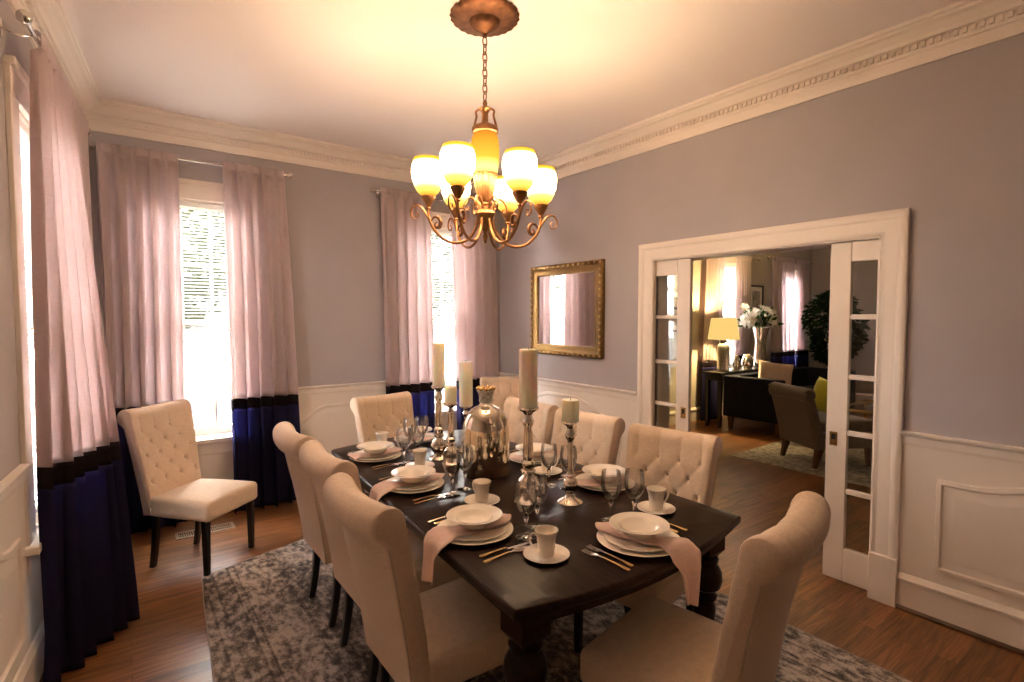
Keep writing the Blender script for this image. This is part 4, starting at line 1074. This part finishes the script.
for k in range(90):
    th = rnd.uniform(0, 2*PI); ph = rnd.uniform(-.25, 1.2); R_ = rnd.uniform(.08, .33)
    d_ = Vector((math.cos(th)*math.cos(ph)*1.2, math.sin(th)*math.cos(ph)*.7, math.sin(ph)*.7)).normalized(); s_ = d_.cross(Vector((rnd.random(), rnd.random(), .3))).normalized(); c_ = d_*R_+Vector((0, 0, .33))
    L_ = .12; P = [[c_-s_*w+d_*L_*f, c_+d_*L_*f+Vector((0, 0, .01)), c_+s_*w+d_*L_*f] for f, w in ((0, .004), (.3, .028), (.65, .026), (1, .003))]; grid(bm, P)
lf = obj('lily_foliage', bm, M['leaf'], t); lf['kind'] = 'stuff'
bm = bmesh.new()
for k in range(7): 
    a = k*.9; tube(bm, [(.03*math.cos(a), .03*math.sin(a), -.35), (.035*math.cos(a), .035*math.sin(a), 0), (.05*math.cos(a), .05*math.sin(a), .2), (.12*math.cos(a), .10*math.sin(a), .36)], .005, 6)
obj('stem_bunch', bm, M['leaf'], t)
# navy tuxedo sofa: end panel towards the dining room
t = thing('sofa', 'navy velvet tuxedo sofa in the far room, end panel facing the doorway', 'sofa', (6.80, 3.36, 0))
bm = bmesh.new(); rbox(bm, (.06, .41, .475), (.06, .41, .285), .02); obj('armrest', bm, M['navyvelvet'], t)
bm = bmesh.new(); rbox(bm, (2.26, .41, .475), (.06, .41, .285), .02); obj('armrest', bm, M['navyvelvet'], t)
bm = bmesh.new(); rbox(bm, (1.16, .745, .475), (1.038, .075, .285), .02); obj('backrest', bm, M['navyvelvet'], t)
bm = bmesh.new(); rbox(bm, (1.16, .33, .255), (1.038, .325, .065), .015); obj('seat_frame', bm, M['navyvelvet'], t)
for k in range(2):
    bm = bmesh.new(); rbox(bm, (.64+1.04*k, .325, .40), (.516, .325, .075), .04, .02); obj('seat_cushion', bm, M['navyvelvet'], t)
for x in (.09, 2.23):
    for y in (.07, .74):
        bm = bmesh.new(); loft(bm, [[(x+a*h, y+b*h, z) for a, b in ((-1, -1), (1, -1), (1, 1), (-1, 1))] for h, z in ((.035, .1895), (.022, .001))]); obj('leg', bm, M['brownwood'], t, False)
def cushion(name, c, sz, rot, mat, label):
    bm = bmesh.new(); P = [[], []]; n = 17
    for sgn in (1, -1):
        rows = []
        for i in range(n):
            row = []
            for j in range(n):
                u, v = -1+2*i/(n-1), -1+2*j/(n-1)
                k = 1-.06*(1-u*u)*0-.07*(abs(u)*(1-v*v)*0); e = max(0, (1-u**4)*(1-v**4))**.5
                pin = 1-.08*((1-u*u)*(abs(v) > .9)+(1-v*v)*(abs(u) > .9))
                row.append((u*sz[0]*pin, sgn*sz[1]*e, v*sz[2]*pin))
            rows.append(row)
        grid(bm, rows)
    bmesh.ops.remove_doubles(bm, verts=bm.verts, dist=1e-5)
    o = obj(name, bm, mat); o.location = c; o.rotation_euler = rot; tag(o, label, 'cushion'); return o
cushion('throw_pillow', (7.22, 3.66, .755), (.23, .07, .21), (math.radians(-14), math.radians(8), math.radians(-48)), M['blush'], 'blush pillow leaning inside the arm of the navy sofa')
# armchair (slipper style) with scrolled back, seen from behind
t = thing('armchair', 'grey linen slipper chair with scrolled back, behind the right pocket door', 'armchair', (6.12, 2.58, .0075), math.radians(-119))
prof = [(-.22, .20), (-.27, .45), (-.30, .62), (-.33, .72)]
fr = [(-.18+(-.33+.18)*(max(0,z-.2)/.6)**1.3+.0, z) for z in [.2+.055*i for i in range(11)]]
roll = [(-.37+.075*math.cos(a), .765+.075*math.sin(a)) for a in [math.radians(5+14*i) for i in range(19)]]
rear = [(y-.11, z) for y, z in [(-.18+(-.33+.18)*(max(0,z-.2)/.6)**1.3, z) for z in [.70-.05*i for i in range(11)]]]
bm = bmesh.new(); rows = []
for c in range(25):
    tt = -1+2*c/24; ins = .02*(1-math.sqrt(max(0, 1-(1-min(1, (1-abs(tt))/.1))**2)))
    rows.append([(tt*.31, y+(ins if i > len(fr)+9 else -ins), z-(ins if z > .7 else 0)) for i, (y, z) in enumerate(fr+roll+rear)])
loft(bm, rows); obj('backrest', bm, M['gray'], t)
bm = bmesh.new(); rbox(bm, (0, .10, .285), (.31, .30, .085), .03); obj('seat_base', bm, M['gray'], t)
bm = bmesh.new(); rbox(bm, (0, .105, .43), (.30, .29, .058), .04, .02); obj('seat_cushion', bm, M['gray'], t)
for sx in (-.26, .26):
    for y in (-.22, .35):
        bm = bmesh.new(); loft(bm, [[(sx+a*h, y+b*h+dy, z) for a, b in ((-1, -1), (1, -1), (1, 1), (-1, 1))] for h, z, dy in ((.032, .1995, 0), (.018, 0, -.05 if y < 0 else 0))]); obj('leg', bm, M['brownwood'], t, False)
a_ = math.radians(-119); cx_, cy_ = .05, .03
cushion('throw_pillow', (6.12+cx_*math.cos(a_)-cy_*math.sin(a_), 2.58+cx_*math.sin(a_)+cy_*math.cos(a_), .715), (.22, .06, .185), (math.radians(-14), math.radians(6), a_), M['chartreuse'], 'chartreuse yellow pillow in the grey slipper chair')
t = thing('living_rug', 'pale grey patterned rug under the grey slipper chair', 'rug', (0, 0, 0))
bm = bmesh.new(); prism(bm, [(5.52, .4), (8.6, .4), (8.6, 3.3), (5.54, 3.3)], .0005, .007); obj('rug_pile', bm, M['rug2'], t, False)
bm = bmesh.new(); tube(bm, [(5.52, .4, .004), (8.6, .4, .004), (8.6, 3.3, .004), (5.54, 3.3, .004)], .0035, 6, closed=True); obj('bound_edge', bm, M['rugedge'], t)
t = thing('coffee_table', 'brass framed glass coffee table seen through the right pocket door', 'coffee table', (7.55, 2.55, .0075))
for z0, z1 in ((.43, .46), (.12, .14)):
    bm = bmesh.new()
    for q in ((-.5, .5, -.3, -.27), (-.5, .5, .27, .3), (-.5, -.47, -.27, .27), (.47, .5, -.27, .27)): box(bm, *q, z0, z1, .002, 1)
    obj('brass_frame', bm, M['brass'], t)
bm = bmesh.new(); box(bm, -.469, .469, -.269, .269, .448, .458); obj('glass_top', bm, M['doorpane'], t, False)
bm = bmesh.new(); box(bm, -.469, .469, -.269, .269, .125, .135); obj('lower_shelf', bm, M['brownwood'], t, False)
for x in (-.485, .485):
    for y in (-.285, .285):
        bm = bmesh.new(); box(bm, x-.014, x+.014, y-.014, y+.014, 0, .4299); obj('leg', bm, M['brass'], t, False)
o_bm = bmesh.new(); box(o_bm, -.13, .13, -.09, .09, 0, .02, .003, 1); o = obj('magazine', o_bm, M['bluebook']); o.location = (7.3, 2.45, .1431); tag(o, 'grey magazine on the lower shelf of the brass coffee table', 'magazine')
t = thing('potted_ficus', 'dark leafy ficus tree in the far corner beyond the sofa', 'potted tree', (9.75, 3.95, 0))
bm = bmesh.new(); lathe(bm, [(0, 0), (.15, 0), (.19, .32), (.2, .34), (.18, .34), (.17, .3), (0, .3)], 24); obj('basket', bm, M['terracotta'], t)
for k in range(3):
    bm = bmesh.new(); tube(bm, spline([(.03*k-.03, .02*(k % 2), .3), (.06*math.sin(k*2), .05*math.cos(k*2), .8), (.03*k-.05, .02, 1.2), (.10*math.cos(2*k), .1*math.sin(2*k), 1.6)], 5), .014, 8); obj('trunk', bm, M['bark'], t)
bm = bmesh.new(); rnd = random.Random(9)
for k in range(3200):
    th = rnd.uniform(0, 2*PI); zz = rnd.uniform(-1, 1); rr = math.sqrt(1-zz*zz)*rnd.uniform(.35, 1)**.6
    lump = 1+.28*math.sin(3*th+4*zz)
    c_ = Vector((.48*rr*math.cos(th)*lump, .48*rr*math.sin(th)*lump, 1.42+.72*zz))
    d_ = Vector((math.cos(th)+rnd.uniform(-.7, .7), math.sin(th)+rnd.uniform(-.7, .7), rnd.uniform(-1, .3))).normalized(); s_ = d_.cross(Vector((rnd.uniform(-1, 1), rnd.uniform(-1, 1), 1))).normalized()
    L_ = rnd.uniform(.09, .14); P = [[c_-s_*w+d_*L_*f, c_+s_*w+d_*L_*f] for f, w in ((0, .003), (.35, .028), (.7, .022), (1, .002))]; grid(bm, P)
lf = obj('foliage', bm, M['leafdark'], t); lf['kind'] = 'stuff'; lf.scale = (.78, .78, .86); lf.location = (0, 0, .2)

# ------------------------------------------------------------------ outside
bm = bmesh.new(); box(bm, -40, 60, BY+.4, 60, -.72, -.6); o = struct('ground', bm, M['lawn'], smooth=False)
bm = bmesh.new(); box(bm, -40, -1.8, -30, BY+.39, -.72, -.6); o = struct('ground_side', bm, M['lawn'], smooth=False)
t = thing('neighbour_house', 'pale sided neighbour house seen through the window behind the corner chair', 'house', (0, 0, -.6))
bm = bmesh.new(); box(bm, -6, 16, 14, 15, 0, 3.1); obj('house_wall', bm, M['siding'], t, False)
bm = bmesh.new(); loft(bm, [[(-6.5, 13.5, 3.1), (16.5, 13.5, 3.1), (16.5, 16, 5.0), (-6.5, 16, 5.0)], [(-6.5, 13.5, 3.2), (16.5, 13.5, 3.2), (16.5, 16, 5.1), (-6.5, 16, 5.1)]]); obj('house_roof', bm, M['roof'], t, False)
for x in (.55, 3.6, 6.4):
    bm = bmesh.new(); box(bm, x, x+.9, 13.95, 13.999, 1.0, 2.4); obj('house_window', bm, M['shutter'], t, False)
def tree(x, y, h, r, seed, label):
    t = thing('garden_tree', label, 'tree', (x, y, -.6)); rnd = random.Random(seed)
    bm = bmesh.new(); tube(bm, [(0, 0, 0), (.05, 0, h*.4), (0, .05, h*.75)], [.16, .12, .06], 8); obj('trunk', bm, M['bark'], t)
    bm = bmesh.new()
    for k in range(3000):
        th = rnd.uniform(0, 2*PI); zz = rnd.uniform(-1, 1); rr = math.sqrt(1-zz*zz)*rnd.uniform(.2, 1)**.5; lump = 1+.25*math.sin(3*th+5*zz+seed)
        c_ = Vector((r*rr*math.cos(th)*lump, r*rr*math.sin(th)*lump, h*.72+h*.34*zz)); d_ = Vector((rnd.gauss(0, 1), rnd.gauss(0, 1), rnd.gauss(0, 1))).normalized(); s_ = d_.orthogonal().normalized(); L_ = rnd.uniform(.10, .2)
        grid(bm, [[c_-s_*w*L_+d_*L_*f, c_+s_*w*L_+d_*L_*f] for f, w in ((0, .05), (.5, .3), (1, .04))])
    o = obj('crown', bm, M['treeleaf'], t); o['kind'] = 'stuff'
tree(.2, 9.5, 5.2, 1.7, 1, 'leafy garden tree filling the top of the left back window')
tree(4.9, 10.5, 5.4, 1.8, 2, 'leafy garden tree filling the top of the right back window')
tree(-6.5, 4.5, 5.5, 2.0, 3, 'leafy garden tree outside the left wall window')

GROUPS = {'dining_chair': 'cream dining chairs', 'dinner_plate': 'wide plates of the place settings', 'salad_plate': 'middle plates of the place settings', 'soup_bowl': 'rimmed bowls of the place settings',
          'napkin': 'blush napkins', 'saucer': 'saucers', 'coffee_cup': 'white coffee cups', 'goblet': 'clear goblets', 'fork': 'forks', 'table_knife': 'table knives', 'spoon': 'spoons', 'candlestick': 'mercury glass candlesticks',
          'candle': 'pillar candles', 'curtain': 'blush curtains with navy hems', 'curtain_rod': 'curtain rods', 'votive_holder': 'mercury votives', 'framed_picture': 'black framed pictures', 'garden_tree': 'garden trees'}
for o in list(bpy.data.objects):
    st = o.name.split('.')[0]
    if o.parent is None and st in GROUPS and 'category' in o: o['group'] = GROUPS[st]

# ------------------------------------------------------------------ light
w = bpy.data.worlds.new('sky'); sc.world = w; w.use_nodes = True; nt = w.node_tree; nt.nodes.clear()
o_ = nt.nodes.new('ShaderNodeOutputWorld'); bg = nt.nodes.new('ShaderNodeBackground'); nt.links.new(bg.outputs[0], o_.inputs[0])
bg.inputs[0].default_value = (1.0, .95, .935, 1); bg.inputs[1].default_value = 25.0
def portal(F, a, b, z0, z1, n=-.175):
    l = bpy.data.lights.new('window_portal', 'AREA'); l.shape = 'RECTANGLE'; l.size = b-a; l.size_y = z1-z0; l.cycles.is_portal = True
    o = bpy.data.objects.new('window_portal', l); col.objects.link(o); o.location = F.p((a+b)/2, (z0+z1)/2, n)
    o.rotation_euler = F.n.to_track_quat('-Z', 'Z').to_euler()
for F, (a, b), z0, z1 in ((FB, W1, WZ0, WZ1), (FB, W2, WZ0, WZ1), (FL, LW, WZ0, WZ1), (FB, W3, .75, 2.45), (FB, W4, .75, 2.45), ):
    portal(F, a, b, z0, z1)

# ------------------------------------------------------------------ camera
yaw = math.atan2(392, 528.5); pt = math.atan2(24, 528)
F0 = Vector((math.sin(yaw), math.cos(yaw), 0)); Rr = Vector((math.cos(yaw), -math.sin(yaw), 0)); Zz = Vector((0, 0, 1))
Fw = F0*math.cos(pt)-Zz*math.sin(pt); Up = F0*math.sin(pt)+Zz*math.cos(pt)
cam = bpy.data.cameras.new('camera'); co = bpy.data.objects.new('camera', cam); col.objects.link(co)
mw = Matrix((Rr, Up, -Fw)).transposed().to_4x4(); mw.translation = Vector((0, 0, 1.58)); co.matrix_world = mw
cam.sensor_fit = 'HORIZONTAL'; cam.sensor_width = 36; cam.lens = 528/1024*36; cam.clip_start = .02; cam.clip_end = 300
sc.camera = co
vs = sc.view_settings; sc.display_settings.display_device = 'sRGB'
vs.view_transform = 'Standard'; vs.look = 'None'; vs.gamma = 1; vs.exposure = 2.3; vs.use_curve_mapping = False
cy = sc.cycles
cy.use_denoising = True; cy.max_bounces = 10; cy.diffuse_bounces = 6; cy.glossy_bounces = 5; cy.transmission_bounces = 8; cy.transparent_max_bounces = 24
cy.sample_clamp_indirect = 6; cy.caustics_reflective = False; cy.caustics_refractive = False
